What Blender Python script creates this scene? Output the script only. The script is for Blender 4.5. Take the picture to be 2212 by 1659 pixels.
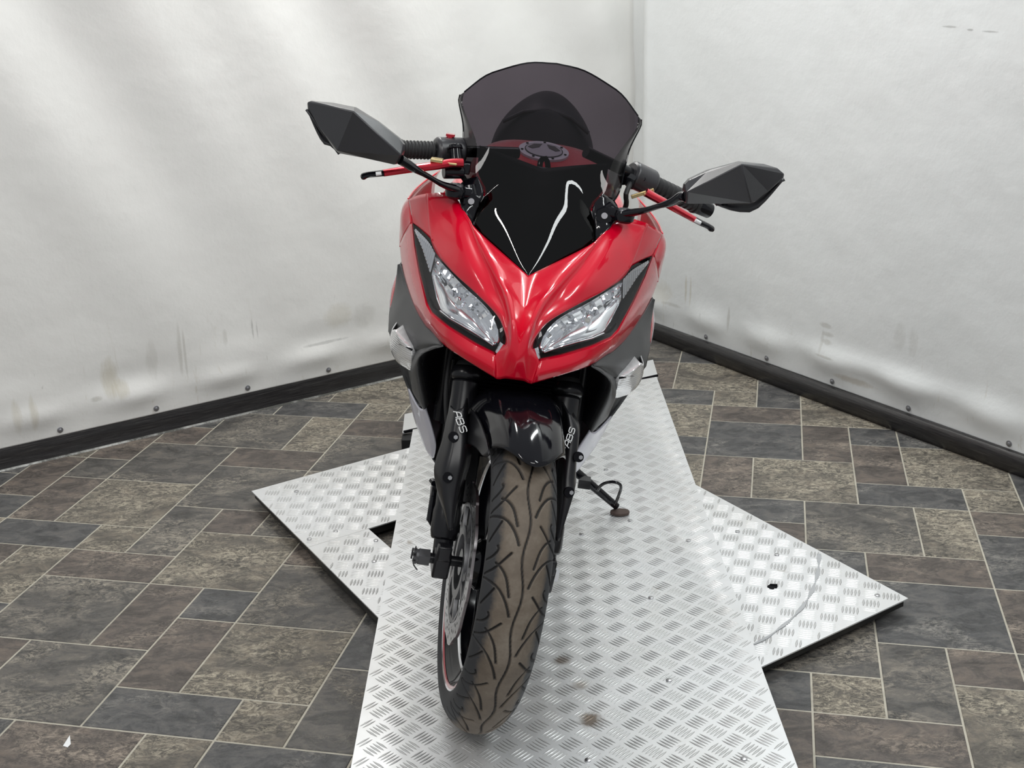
import bpy, math, random
import numpy as np
from mathutils import Matrix, Vector

for o in list(bpy.data.objects): bpy.data.objects.remove(o)
SC = bpy.context.scene
COL = SC.collection
rnd = random.Random(7)

# ------------------------------------------------------------------ camera
FPX = 2750.0                     # focal length in pixels of the 2212 px wide frame
CAMZ = 1.392
M = np.array([[0.99970799, -0.0241649, 0.0],
              [-0.00784926, -0.32472574, 0.94577565],
              [-0.02285457, -0.94549947, -0.32482060]])    # camera (x right, y down, z ahead) -> world
cam = bpy.data.cameras.new('camera')
cam.sensor_width = 36.0; cam.lens = FPX / 2212 * 36.0
cam.clip_start = 0.05; cam.clip_end = 60
camo = bpy.data.objects.new('camera', cam); COL.objects.link(camo)
cm = Matrix.Identity(4)
for i in range(3):
    cm[i][0] = M[i][0]; cm[i][1] = -M[i][1]; cm[i][2] = -M[i][2]
cm[2][3] = CAMZ
camo.matrix_world = cm
SC.camera = camo

# ------------------------------------------------------------------ world, lights, exposure
W = bpy.data.worlds.new('world'); SC.world = W; W.use_nodes = True
bg = W.node_tree.nodes['Background']
bg.inputs[0].default_value = (0.80, 0.83, 0.86, 1); bg.inputs[1].default_value = 0.40
SC.view_settings.view_transform = 'Standard'
SC.view_settings.look = 'None'
SC.view_settings.exposure = 0.19
SC.view_settings.gamma = 1.0
SC.view_settings.use_curve_mapping = False

def area(name, loc, target, sx, sy, power, col=(1, 1, 1)):
    l = bpy.data.lights.new(name, 'AREA'); l.shape = 'RECTANGLE'; l.size = sx; l.size_y = sy
    l.energy = power; l.color = col
    o = bpy.data.objects.new(name, l); COL.objects.link(o)
    o.location = loc
    o.rotation_euler = (Vector(target) - Vector(loc)).to_track_quat('-Z', 'Y').to_euler()
    return o
area('tube_lamp', (-0.25, 3.75, 2.75), (-0.15, 3.1, 0), 0.10, 1.2, 23, (1.0, 0.99, 0.96))
area('tube_lamp', (0.95, 3.35, 2.75), (0.6, 3.0, 0), 0.10, 1.2, 23, (0.95, 1.0, 1.0))
area('tube_lamp', (-1.5, 0.9, 2.8), (-0.9, 3.0, 0.6), 0.06, 1.2, 16, (1.0, 0.97, 0.93))
area('tube_lamp', (1.2, 1.2, 2.8), (0.6, 2.8, 0.6), 0.20, 1.2, 16, (0.96, 1.0, 1.0))
area('ceiling_lamp', (0.2, -0.6, 2.8), (0, 3.0, 0.8), 1.6, 0.5, 24, (1.0, 0.99, 0.97))

# ------------------------------------------------------------------ materials
def mat(name, col, rough=0.5, metal=0.0, coat=0.0, spec=0.5, trans=0.0, ior=1.45, alpha=1.0, emit=None):
    m = bpy.data.materials.new(name); m.use_nodes = True
    b = m.node_tree.nodes['Principled BSDF']
    b.inputs['Base Color'].default_value = (*col, 1)
    b.inputs['Roughness'].default_value = rough
    b.inputs['Metallic'].default_value = metal
    b.inputs['Coat Weight'].default_value = coat
    b.inputs['Coat Roughness'].default_value = 0.04
    b.inputs['Specular IOR Level'].default_value = spec
    b.inputs['Transmission Weight'].default_value = trans
    b.inputs['IOR'].default_value = ior
    b.inputs['Alpha'].default_value = alpha
    return m
def N(m, t, **kw):
    n = m.node_tree.nodes.new(t)
    for k, v in kw.items():
        if hasattr(n, k): setattr(n, k, v)
        else: n.inputs[k.replace('_', ' ')].default_value = v
    return n
def LK(m, a, b): m.node_tree.links.new(a, b)
def noise(m, vec, scale, detail=4, rough=0.6, dist=0.0):
    n = N(m, 'ShaderNodeTexNoise'); n.inputs['Scale'].default_value = scale
    n.inputs['Detail'].default_value = detail; n.inputs['Roughness'].default_value = rough
    n.inputs['Distortion'].default_value = dist
    if vec is not None: LK(m, vec, n.inputs['Vector'])
    return n.outputs['Fac']
def ramp(m, fac, stops, interp='LINEAR'):
    r = N(m, 'ShaderNodeValToRGB'); r.color_ramp.interpolation = interp
    e = r.color_ramp.elements
    while len(e) < len(stops): e.new(0.5)
    for i, (p, c) in enumerate(stops):
        e[i].position = p; e[i].color = (*c, 1) if len(c) == 3 else c
    LK(m, fac, r.inputs[0]); return r.outputs[0]
def mixc(m, fac, a, b, mode='MIX'):
    n = N(m, 'ShaderNodeMix', data_type='RGBA', blend_type=mode)
    for s, v in ((n.inputs[0], fac), (n.inputs[6], a), (n.inputs[7], b)):
        if isinstance(v, (int, float)): s.default_value = v
        elif isinstance(v, tuple): s.default_value = (*v, 1)
        else: LK(m, v, s)
    return n.outputs[2]
def mth(m, op, a, b=0.0, clamp=False):
    n = N(m, 'ShaderNodeMath', operation=op, use_clamp=clamp)
    for s, v in ((n.inputs[0], a), (n.inputs[1], b)):
        if isinstance(v, (int, float)): s.default_value = v
        else: LK(m, v, s)
    return n.outputs[0]
def bump(m, h, strength=0.3, dist=0.01):
    n = N(m, 'ShaderNodeBump'); n.inputs['Strength'].default_value = strength; n.inputs['Distance'].default_value = dist
    LK(m, h, n.inputs['Height']); LK(m, n.outputs[0], m.node_tree.nodes['Principled BSDF'].inputs['Normal'])
def BS(m): return m.node_tree.nodes['Principled BSDF']
def coord(m, kind='Object'):
    n = N(m, 'ShaderNodeTexCoord'); return n.outputs[kind]
def mapped(m, scale=(1, 1, 1), rot=(0, 0, 0), kind='Object', loc=(0, 0, 0)):
    n = N(m, 'ShaderNodeMapping'); LK(m, coord(m, kind), n.inputs[0])
    n.inputs['Scale'].default_value = scale; n.inputs['Rotation'].default_value = rot; n.inputs['Location'].default_value = loc
    return n.outputs[0]

RED = mat('red_paint', (0.62, 0.0, 0.020), 0.26, 0.0, 0.7, 0.4)
GLOSS = mat('gloss_black', (0.004, 0.004, 0.006), 0.08, 0.0, 0.0, 0.45)
BLACK = mat('black_metal', (0.009, 0.009, 0.011), 0.26, 0.0, 0.0, 0.45)
DEEP = mat('deep_black', (0.004, 0.004, 0.006), 0.6, 0, 0, 0.15)
MATTE = mat('matte_black_plastic', (0.030, 0.030, 0.034), 0.33, 0, 0, 0.7)
v = mapped(MATTE); bump(MATTE, noise(MATTE, v, 900, 2, 0.5), 0.25, 0.0006)
GUARD = mat('satin_black', (0.010, 0.010, 0.012), 0.32)
GREYP = mat('charcoal_plastic', (0.062, 0.064, 0.066), 0.42)
v = mapped(GREYP); bump(GREYP, noise(GREYP, v, 1100, 2, 0.5), 0.12, 0.0005)
WHITEP = mat('white_paint', (0.62, 0.62, 0.70), 0.25, 0, 0.8)
CHROME = mat('chrome', (0.86, 0.87, 0.9), 0.10, 1.0)
STEEL = mat('steel', (0.52, 0.52, 0.53), 0.28, 1.0)
ALU = mat('cast_aluminium', (0.30, 0.30, 0.31), 0.4, 1.0)
RUBBER = mat('rubber', (0.018, 0.018, 0.019), 0.6)
REDANO = mat('red_anodised', (0.52, 0.012, 0.03), 0.22, 0.7, 0.5)
GOLD = mat('gold_anodised', (0.62, 0.48, 0.24), 0.3, 0.9)
WHITE = mat('white_print', (0.85, 0.86, 0.86), 0.4)
SILVERC = mat('silver_cap', (0.82, 0.82, 0.88), 0.30, 0.15, 0.3)
SEATM = mat('black_vinyl', (0.012, 0.012, 0.015), 0.5)
def glass(name, col, rough=0.02, mixf=0.60):
    """thin clear plastic: tinted transparency plus a fresnel gloss"""
    m = bpy.data.materials.new(name); m.use_nodes = True; t = m.node_tree; t.nodes.clear()
    o = t.nodes.new('ShaderNodeOutputMaterial'); tr = t.nodes.new('ShaderNodeBsdfTransparent'); gl = t.nodes.new('ShaderNodeBsdfGlossy')
    mx = t.nodes.new('ShaderNodeMixShader'); ge = t.nodes.new('ShaderNodeNewGeometry'); dt = t.nodes.new('ShaderNodeVectorMath'); dt.operation = 'DOT_PRODUCT'
    t.links.new(ge.outputs['Normal'], dt.inputs[0]); t.links.new(ge.outputs['Incoming'], dt.inputs[1]); last = dt.outputs['Value']
    for op, b_ in (('ABSOLUTE', 0), ('SUBTRACT', None), ('POWER', 5.0), ('MULTIPLY', mixf), ('ADD', 0.036)):      # Schlick fresnel, the same from both faces
        k = t.nodes.new('ShaderNodeMath'); k.operation = op
        if b_ is None: k.inputs[0].default_value = 1.0; t.links.new(last, k.inputs[1])
        else: t.links.new(last, k.inputs[0]); k.inputs[1].default_value = b_
        last = k.outputs[0]
    tr.inputs[0].default_value = (*col, 1); gl.inputs['Roughness'].default_value = rough
    t.links.new(last, mx.inputs[0]); t.links.new(tr.outputs[0], mx.inputs[1]); t.links.new(gl.outputs[0], mx.inputs[2])
    t.links.new(mx.outputs[0], o.inputs[0]); return m
CLEAR = glass('clear_lens', (0.93, 0.94, 0.95))
SMOKE = glass('smoked_screen', (0.112, 0.094, 0.112), 0.015)
SMOKE2 = glass('smoked_screen_edge', (0.055, 0.052, 0.056), 0.16, 0.9)

# ------------------------------------------------------------------ mesh helpers
def link(o, parent=None):
    COL.objects.link(o)
    if parent is not None: o.parent = parent
    return o
def mesh(name, V, Fc, m, parent=None, smooth=True, mats=None, fm=None, angle=None):
    me = bpy.data.meshes.new(name); me.from_pydata([tuple(map(float, v)) for v in V], [], [tuple(map(int, f)) for f in Fc])
    for k in (mats or [m]): me.materials.append(k)
    if fm is not None: me.polygons.foreach_set('material_index', fm)
    me.update()
    if smooth: me.polygons.foreach_set('use_smooth', [True] * len(me.polygons))
    if smooth and angle: me.set_sharp_from_angle(angle=math.radians(angle))
    o = bpy.data.objects.new(name, me); link(o, parent); return o
def tag(o, label=None, cat=None, group=None, kind=None):
    if label: o['label'] = label
    if cat: o['category'] = cat
    if group: o['group'] = group
    if kind: o['kind'] = kind
    return o
def recalc(o):
    import bmesh
    b = bmesh.new(); b.from_mesh(o.data); bmesh.ops.recalc_face_normals(b, faces=b.faces); b.to_mesh(o.data); b.free(); return o
class MB:
    """collects shapes that make up ONE part"""
    def __init__(s): s.V = []; s.F = []; s.mi = []; s.cur = 0
    def add(s, V, Fc):
        n = len(s.V); s.V += [tuple(map(float, v)) for v in V]; s.F += [tuple(i + n for i in f) for f in Fc]; s.mi += [s.cur] * len(Fc); return s
    def box(s, c, d, R=None, taper=1.0):
        c = np.array(c, float); d = np.array(d, float) / 2
        V = np.array([(x, y, z) for z in (-1, 1) for y in (-1, 1) for x in (-1, 1)], float)
        V[V[:, 2] > 0, :2] *= taper
        V = V * d
        if R is not None: V = V @ np.array(R).T
        return s.add(V + c, [(0, 2, 3, 1), (4, 5, 7, 6), (0, 1, 5, 4), (2, 6, 7, 3), (0, 4, 6, 2), (1, 3, 7, 5)])
    def tube(s, pts, r, n=16, cap=True, flat=1.0, up=None):
        pts = np.array(pts, float); k = len(pts); r = np.broadcast_to(np.array(r, float), (k,))
        T = np.gradient(pts, axis=0) if k > 2 else np.array([pts[1] - pts[0]] * 2)
        T /= np.linalg.norm(T, axis=1)[:, None] + 1e-12
        a = np.array(up if up is not None else ((0, 0, 1) if abs(T[0][2]) < 0.9 else (1, 0, 0)), float)
        u = a - T[0] * (a @ T[0]); u /= np.linalg.norm(u)
        V = []
        for i in range(k):
            u = u - T[i] * (u @ T[i]); u /= np.linalg.norm(u); w = np.cross(T[i], u)
            for j in range(n):
                t = 2 * math.pi * j / n; V.append(pts[i] + r[i] * (math.cos(t) * u * flat + math.sin(t) * w))
        Fc = [(i * n + j, i * n + (j + 1) % n, (i + 1) * n + (j + 1) % n, (i + 1) * n + j) for i in range(k - 1) for j in range(n)]
        if cap: Fc += [tuple(range(n))[::-1], tuple((k - 1) * n + j for j in range(n))]
        return s.add(V, Fc)
    def cyl(s, a, b, r, n=24, r2=None): return s.tube([a, b], [r, r if r2 is None else r2], n)
    def build(s, name, m, parent=None, smooth=True, angle=35, mats=None, bevel=0):
        o = mesh(name, s.V, s.F, m, parent, smooth, mats, s.mi if mats else None)
        recalc(o)
        if smooth and angle: o.data.set_sharp_from_angle(angle=math.radians(angle))
        if bevel:
            b = o.modifiers.new('bevel', 'BEVEL'); b.width = bevel; b.segments = 2; b.limit_method = 'ANGLE'; b.angle_limit = math.radians(40)
            b.harden_normals = False
        return o
def cr(P, n):
    """Catmull-Rom resample of a polyline to n points, even in arc length"""
    P = np.array(P, float)
    if len(P) == 2:
        t = np.linspace(0, 1, n)[:, None]; return P[0] * (1 - t) + P[1] * t
    Q = np.vstack([2 * P[0] - P[1], P, 2 * P[-1] - P[-2]]); out = []
    for i in range(1, len(Q) - 2):
        t = np.linspace(0, 1, 12, endpoint=False)[:, None]
        a, b, c, d = Q[i - 1], Q[i], Q[i + 1], Q[i + 2]
        out.append(0.5 * ((2 * b) + (-a + c) * t + (2 * a - 5 * b + 4 * c - d) * t ** 2 + (-a + 3 * b - 3 * c + d) * t ** 3))
    S = np.vstack(out + [P[-1:]])
    return lin(S, n)
def lin(S, n):
    S = np.array(S, float)
    L = np.r_[0, np.cumsum(np.linalg.norm(np.diff(S, axis=0), axis=1))]; t = np.linspace(0, L[-1], n)
    return np.stack([np.interp(t, L, S[:, k]) for k in range(S.shape[1])], 1)
def grid_faces(a, b, wrap=False):
    return [(i * b + j, i * b + (j + 1) % b, (i + 1) * b + (j + 1) % b, (i + 1) * b + j) for i in range(a - 1) for j in range(b if wrap else b - 1)]
def loft(lines, n=20, k=5, straight=False, sl=False):
    """grid through polylines; n samples along each, k steps between neighbours"""
    R = np.array([(lin if straight else cr)(l, n) for l in lines])           # lines x n x 3
    nk = (len(lines) - 1) * k + 1
    out = np.zeros((nk, n, 3))
    for j in range(n): out[:, j] = (lin if (sl or len(lines) == 2) else cr2)(R[:, j], nk)
    return out
def cr2(P, n):
    P = np.array(P, float); Q = np.vstack([2 * P[0] - P[1], P, 2 * P[-1] - P[-2]]); m_ = (n - 1) // (len(P) - 1); out = []
    for i in range(1, len(Q) - 2):
        t = np.linspace(0, 1, m_, endpoint=False)[:, None]
        a, b, c, d = Q[i - 1], Q[i], Q[i + 1], Q[i + 2]
        out.append(0.5 * ((2 * b) + (-a + c) * t + (2 * a - 5 * b + 4 * c - d) * t ** 2 + (-a + 3 * b - 3 * c + d) * t ** 3))
    return np.vstack(out + [P[-1:]])
def surf(name, G, m, parent, thick=0.003, offset=-1, angle=50, flip=False):
    a, b = G.shape[:2]
    o = mesh(name, G.reshape(-1, 3), grid_faces(a, b), m, parent, True)
    if angle: o.data.set_sharp_from_angle(angle=math.radians(angle))
    if thick:
        s = o.modifiers.new('solid', 'SOLIDIFY'); s.thickness = thick; s.offset = 0
    return o
def mir(G): G = np.array(G, float).copy(); G[..., 1] *= -1; return G
# ------------------------------------------------------------------ the room
# floor lattice of the vinyl slate pattern: cell about 0.137 x 0.141 m, turned 12 degrees against the platform
DA = np.array([0.97805, -0.20839]) * CAMZ; DB = np.array([0.20472, 0.97882]) * CAMZ
def latt(u, v): return DA * (-0.01352 + 0.0986 * u) + DB * (0.03309 + 0.1012 * v)
tiles = {}
def T(u0, u1, v0, v1, tone):
    for u in range(u0, u1):
        for w in range(v0, v1):
            if (u, w) in tiles: return
    for u in range(u0, u1):
        for w in range(v0, v1): tiles[(u, w)] = 1
    TL.append((u0, u1, v0, v1, tone))
TL = []
# tone 0 slate blue, 1 brown, 2 beige flecked, 3 mid grey
for a in [(-13,-11,21,23,3),(-13,-11,19,21,2),(-14,-13,19,21,1),(-14,-13,21,22,3),(-15,-14,20,22,1),(-16,-14,19,20,0),(-14,-12,18,19,0),(-12,-11,18,19,2),
          (-11,-10,18,20,3),(-11,-9,22,23,1),(-11,-9,20,22,3),(-10,-9,19,20,1),(-10,-8,17,19,2),(-12,-10,17,18,1),(-13,-12,16,18,2),(-14,-13,17,18,1),(-12,-10,15,17,3),
          (-10,-9,15,17,1),(-9,-8,16,17,0),(-9,-8,14,16,1),(-8,-6,16,18,3),(-8,-6,14,16,2),(-6,-4,15,17,0),(-6,-5,13,15,3),(-11,-9,13,15,3),(-9,-7,13,14,0),(-7,-6,13,14,2),
          (-12,-11,13,15,1),(-13,-12,14,16,0),(-10,-8,11,13,1),(-8,-7,11,13,2),(-7,-5,12,13,0),(-12,-10,11,13,0),(-12,-10,23,25,3),(-10,-9,23,25,2),(-9,-7,24,25,1),(-9,-7,22,24,3),
          (-12,-11,25,27,0),(-11,-9,25,26,0),(-9,-8,25,26,2),(-8,-7,25,26,3),(-10,-8,26,28,2),(-13,-12,23,24,1),(-14,-13,22,24,1),(-13,-12,24,26,0),(-9,-7,19,22,3),
          (-2,0,28,30,2),(-4,-2,28,30,1),(0,1,27,29,0),(-1,0,27,28,2),(-3,-1,27,28,0),(-1,1,26,27,1),(-3,-1,25,27,2),(-1,1,24,26,0),(-3,-1,24,25,0),(-2,-1,22,24,2),
          (-1,0,22,24,1),(0,2,22,24,2),(1,2,24,26,1),(1,3,26,28,2),(2,3,25,26,0),(2,3,23,25,1),(3,5,23,25,2),(2,4,22,23,0),(1,3,20,22,3),(3,4,20,22,2),(4,5,22,23,2),
          (4,6,21,22,1),(4,6,19,21,0),(2,4,19,20,1),(1,2,19,20,0),(-1,1,21,22,0),(-1,1,20,21,1),(2,4,17,19,0),(4,6,17,19,1),(0,2,16,18,3),(2,3,15,17,3),(3,4,16,17,1),
          (1,2,15,16,2),(0,1,15,16,0),(3,5,14,16,2),(1,3,14,15,1),(-1,1,13,15,1),(1,3,12,14,0),(3,5,12,14,3),(4,6,16,17,3),(0,2,18,19,1)]: T(*a)
for w in range(-2, 40):
    for u in range(-20, 16):
        if (u, w) in tiles: continue
        x_, y_ = latt(u, w)
        if not (-3.4 < x_ < 3.4 and -0.6 < y_ < 5.6): continue
        opts = [(2, 2), (2, 1), (1, 2), (1, 1)]; rnd.shuffle(opts)
        for du, dv in opts + [(1, 1)]:
            if all((u + i, w + j) not in tiles for i in range(du) for j in range(dv)):
                T(u, u + du, w, w + dv, rnd.choice([0, 0, 1, 2, 3, 3])); break
V = []; Fc = []; tone = []; seed = []
GR = 0.0155
for (u0, u1, v0, v1, t) in TL:
    n = len(V); s = rnd.random()
    # bevelled tile: low rim and raised field
    for z, g in ((-0.0012, GR), (0.0, GR + 0.010)):
        for (u, w) in ((u0 + g, v0 + g), (u1 - g, v0 + g), (u1 - g, v1 - g), (u0 + g, v1 - g)):
            p = latt(u, w); V.append((p[0], p[1], z))
    Fc += [(n + 4, n + 5, n + 6, n + 7)] + [(n + i, n + (i + 1) % 4, n + 4 + (i + 1) % 4, n + 4 + i) for i in range(4)]
    tone += [t] * 5; seed += [s] * 5
nb = len(V); V += [(-3.6, -0.8, -0.0012), (3.6, -0.8, -0.0012), (3.6, 5.9, -0.0012), (-3.6, 5.9, -0.0012)]; Fc.append((nb, nb + 1, nb + 2, nb + 3)); tone.append(9); seed.append(0)
FM = mat('slate_vinyl', (0.1, 0.1, 0.1), 0.42)
# per-face attributes: tone class and a random value
at_t = N(FM, 'ShaderNodeAttribute', attribute_name='tone'); at_s = N(FM, 'ShaderNodeAttribute', attribute_name='seed')
off = N(FM, 'ShaderNodeCombineXYZ'); LK(FM, mth(FM, 'MULTIPLY', at_s.outputs['Fac'], 37.0), off.inputs[0]); LK(FM, mth(FM, 'MULTIPLY', at_s.outputs['Fac'], 91.0), off.inputs[1])
va = N(FM, 'ShaderNodeVectorMath', operation='ADD'); LK(FM, mapped(FM, (1, 1.5, 1), (0, 0, 0.2)), va.inputs[0]); LK(FM, off.outputs[0], va.inputs[1])
vv = va.outputs[0]
n1 = noise(FM, vv, 4.2, 6, 0.62, 0.8); n2 = noise(FM, vv, 30, 8, 0.74, 2.4); n3 = noise(FM, vv, 26, 5, 0.62, 2.2); n4 = noise(FM, vv, 13, 8, 0.7, 0.8)
tn = mth(FM, 'DIVIDE', at_t.outputs['Fac'], 4.0)
def steps(a): return ramp(FM, tn, [(0.0, a[0]), (0.2, a[1]), (0.45, a[2]), (0.7, a[3])], 'CONSTANT')
basec = steps([(0.072, 0.072, 0.074), (0.092, 0.078, 0.070), (0.105, 0.094, 0.080), (0.082, 0.078, 0.074)])
cover = steps([(0.165,) * 3, (0.20,) * 3, (0.30,) * 3, (0.215,) * 3])
reg = N(FM, 'ShaderNodeMapRange'); LK(FM, mth(FM, 'ADD', n1, cover), reg.inputs[0]); reg.inputs[1].default_value = 0.68; reg.inputs[2].default_value = 0.86
fleck = ramp(FM, n2, [(0.45, (0, 0, 0)), (0.57, (1, 1, 1))])
ridge = ramp(FM, mth(FM, 'ABSOLUTE', mth(FM, 'SUBTRACT', n3, 0.52)), [(0.0, (1, 1, 1)), (0.030, (0, 0, 0))])
crack = ramp(FM, mth(FM, 'ABSOLUTE', mth(FM, 'SUBTRACT', n4, 0.47)), [(0.0, (1, 1, 1)), (0.014, (0, 0, 0))])
mask = mth(FM, 'MULTIPLY', mth(FM, 'ADD', mth(FM, 'MULTIPLY', reg.outputs[0], 0.85), 0.10), mth(FM, 'ADD', mth(FM, 'MULTIPLY', fleck, 0.62), mth(FM, 'MULTIPLY', ridge, 0.55)), True)
var = ramp(FM, n4, [(0.36, (0.50, 0.50, 0.50)), (0.5, (1, 1, 1)), (0.64, (1.6, 1.52, 1.4))])
colr = mixc(FM, 1.0, basec, var, 'MULTIPLY')
colr = mixc(FM, mask, colr, steps([(0.40, 0.38, 0.34), (0.44, 0.37, 0.30), (0.56, 0.50, 0.39), (0.48, 0.43, 0.35)]))
colr = mixc(FM, mth(FM, 'MULTIPLY', crack, 0.45), colr, (0.035, 0.032, 0.030))
f = mth(FM, 'ADD', mth(FM, 'MULTIPLY', mask, 0.5), n4)
isg = mth(FM, 'GREATER_THAN', at_t.outputs['Fac'], 5.0)
grout = mixc(FM, noise(FM, coord(FM), 40, 4), (0.36, 0.335, 0.275), (0.56, 0.525, 0.44))
colr = mixc(FM, isg, colr, grout)
LK(FM, colr, BS(FM).inputs['Base Color'])
rr = N(FM, 'ShaderNodeMapRange'); LK(FM, n2, rr.inputs[0]); rr.inputs[3].default_value = 0.34; rr.inputs[4].default_value = 0.62; LK(FM, rr.outputs[0], BS(FM).inputs['Roughness'])
bump(FM, f, 0.55, 0.004)
fl = mesh('floor', V, Fc, FM, None, False)
a_ = fl.data.attributes.new('tone', 'FLOAT', 'FACE'); a_.data.foreach_set('value', [float(t) for t in tone])
a_ = fl.data.attributes.new('seed', 'FLOAT', 'FACE'); a_.data.foreach_set('value', seed)
tag(fl, kind='structure')

# walls: white vinyl curtains stretched down to a timber rail; corner at CN
CN = np.array([0.415, 4.735])
DL = np.array([-0.8194, -0.5732]); DR = np.array([0.5310, -0.8474])         # directions away from the corner
NL = np.array([0.5732, -0.8194]); NR = np.array([-0.8474, -0.5310])        # into the room
def stains_and_shadow(m, col, marks, D_):
    # scuffs, staining and painted-in shadow rounds, each at its own spot on the cloth: (along, height, half width, half height, colour, strength, streakiness)
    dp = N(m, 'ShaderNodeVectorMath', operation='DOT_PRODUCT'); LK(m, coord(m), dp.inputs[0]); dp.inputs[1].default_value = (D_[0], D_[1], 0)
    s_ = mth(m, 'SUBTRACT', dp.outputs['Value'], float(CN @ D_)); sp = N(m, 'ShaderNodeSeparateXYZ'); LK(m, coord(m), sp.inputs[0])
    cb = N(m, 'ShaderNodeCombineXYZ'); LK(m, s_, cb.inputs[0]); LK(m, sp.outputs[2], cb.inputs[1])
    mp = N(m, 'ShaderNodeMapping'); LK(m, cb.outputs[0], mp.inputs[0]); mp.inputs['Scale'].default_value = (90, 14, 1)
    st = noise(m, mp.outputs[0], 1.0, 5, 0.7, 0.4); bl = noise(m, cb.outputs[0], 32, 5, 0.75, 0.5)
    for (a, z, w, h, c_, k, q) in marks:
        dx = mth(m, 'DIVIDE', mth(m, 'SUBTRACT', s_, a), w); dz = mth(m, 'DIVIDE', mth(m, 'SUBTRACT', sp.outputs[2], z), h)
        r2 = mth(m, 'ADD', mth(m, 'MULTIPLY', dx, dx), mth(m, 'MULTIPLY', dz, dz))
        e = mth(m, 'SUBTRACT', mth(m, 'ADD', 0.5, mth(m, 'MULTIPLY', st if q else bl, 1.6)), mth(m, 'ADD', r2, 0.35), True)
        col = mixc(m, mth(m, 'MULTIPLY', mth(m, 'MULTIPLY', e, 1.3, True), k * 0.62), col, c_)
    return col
def curtain_mat(name, base, warmc, seedv, marks, D_):
    m = mat(name, base, 0.33)
    c = mapped(m, (1, 1, 1), (0, 0, 0), 'Object', (seedv, seedv * 2, 0))
    sep = N(m, 'ShaderNodeSeparateXYZ'); LK(m, coord(m), sep.inputs[0])
    low = N(m, 'ShaderNodeMapRange'); LK(m, sep.outputs[2], low.inputs[0]); low.inputs[1].default_value = 0.42; low.inputs[2].default_value = 0.10
    big = noise(m, c, 2.2, 4, 0.6)
    c2 = mapped(m, (9, 9, 1.6)); streak = noise(m, c2, 2.3, 6, 0.75, 0.6)
    sm = ramp(m, streak, [(0.60, (0, 0, 0)), (0.69, (1, 1, 1))])
    dirt = mth(m, 'MULTIPLY', mth(m, 'MULTIPLY', sm, low.outputs[0]), 0.40, True)
    col = mixc(m, big, base, warmc)
    col = mixc(m, dirt, col, (0.40, 0.34, 0.22))
    c3 = mapped(m, (30, 30, 7), (0.0, 0.5, 0.0)); sc = ramp(m, noise(m, c3, 1.7, 3, 0.5, 1.2), [(0.74, (0, 0, 0)), (0.77, (1, 1, 1))])
    col = mixc(m, mth(m, 'MULTIPLY', mth(m, 'MULTIPLY', sc, low.outputs[0]), 0.35), col, (0.22, 0.21, 0.18))
    col = stains_and_shadow(m, col, marks, D_)
    LK(m, col, BS(m).inputs['Base Color'])
    bump(m, mth(m, 'ADD', mth(m, 'MULTIPLY', noise(m, c, 7, 5, 0.5), 1.0), mth(m, 'MULTIPLY', noise(m, c, 180, 3, 0.6), 0.02)), 0.5, 0.012)
    return m
def gauss(x, s): return np.exp(-(x / s) ** 2)
def curtain(name, D_, NN, s0, s1, foldf, m, top=2.75, bot=0.062):
    ns, nz = 220, 120
    S = np.linspace(s0, s1, ns); Zs = bot + (top - bot) * np.linspace(0, 1, nz) ** 1.35
    P = np.zeros((nz, ns, 3))
    for i, z in enumerate(Zs):
        d = foldf(S, z)
        xy = CN + np.outer(S, D_) + np.outer(d, NN)
        P[i, :, :2] = xy; P[i, :, 2] = z
    return surf(name, P, m, None, 0.002, angle=0)
def fold_left(s, z):
    h = min(max((z - 0.08) / 1.2, 0), 2)
    d = 0.006 + 0.0 * s
    # diagonal drapes that run down and towards the corner
    d = d + h * 0.015 * np.sin(8.2 * (s - 0.62 * z) + 0.9) + h * 0.010 * np.sin(15.5 * (s - 0.5 * z) + 2.1) + 0.006 * np.sin(3.1 * s + 1.0) * h
    # the pulled hem: scallops between the screws
    d = d + 0.016 * gauss(z - 0.135, 0.035) * (0.6 + 0.4 * np.sin(2 * np.pi * (s - 0.03) / 0.30)) + 0.006 * gauss(z - 0.20, 0.04) * np.sin(9 * s)
    # rounds off into the corner
    # crumpled strip beside the corner
    d = d + h * 0.010 * np.sin(19 * s + 2.5 * np.sin(3 * z)) * gauss(s - 0.06, 0.16) + 0.004 * np.sin(23 * z + 6 * s) * gauss(s - 0.05, 0.14) * h
    return d
def fold_right(s, z):
    h = min(max((z - 0.08) / 1.2, 0), 2)
    d = 0.008 + h * 0.012 * np.sin(4.1 * (s - 0.35 * z) + 2.0) + h * 0.006 * np.sin(9.5 * s + 1.3 * z) + h * 0.02 * gauss(s - 1.9 + 0.1 * z, 0.25)
    d = d + 0.014 * gauss(z - 0.135, 0.04) * (0.6 + 0.4 * np.sin(2 * np.pi * (s - 0.15) / 0.30)) + 0.012 * gauss(z - 0.16, 0.03) * gauss(s - 1.35, 0.35)
    # vertical hem fold standing beside the corner
    d = d - 0.080 / (1 + np.exp((s - 0.125) / 0.016)) + 0.006 * gauss(s - 0.185, 0.02)
    return d
YB = (0.42, 0.36, 0.22); GB = (0.33, 0.31, 0.26); DK = (0.10, 0.10, 0.09)
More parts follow.
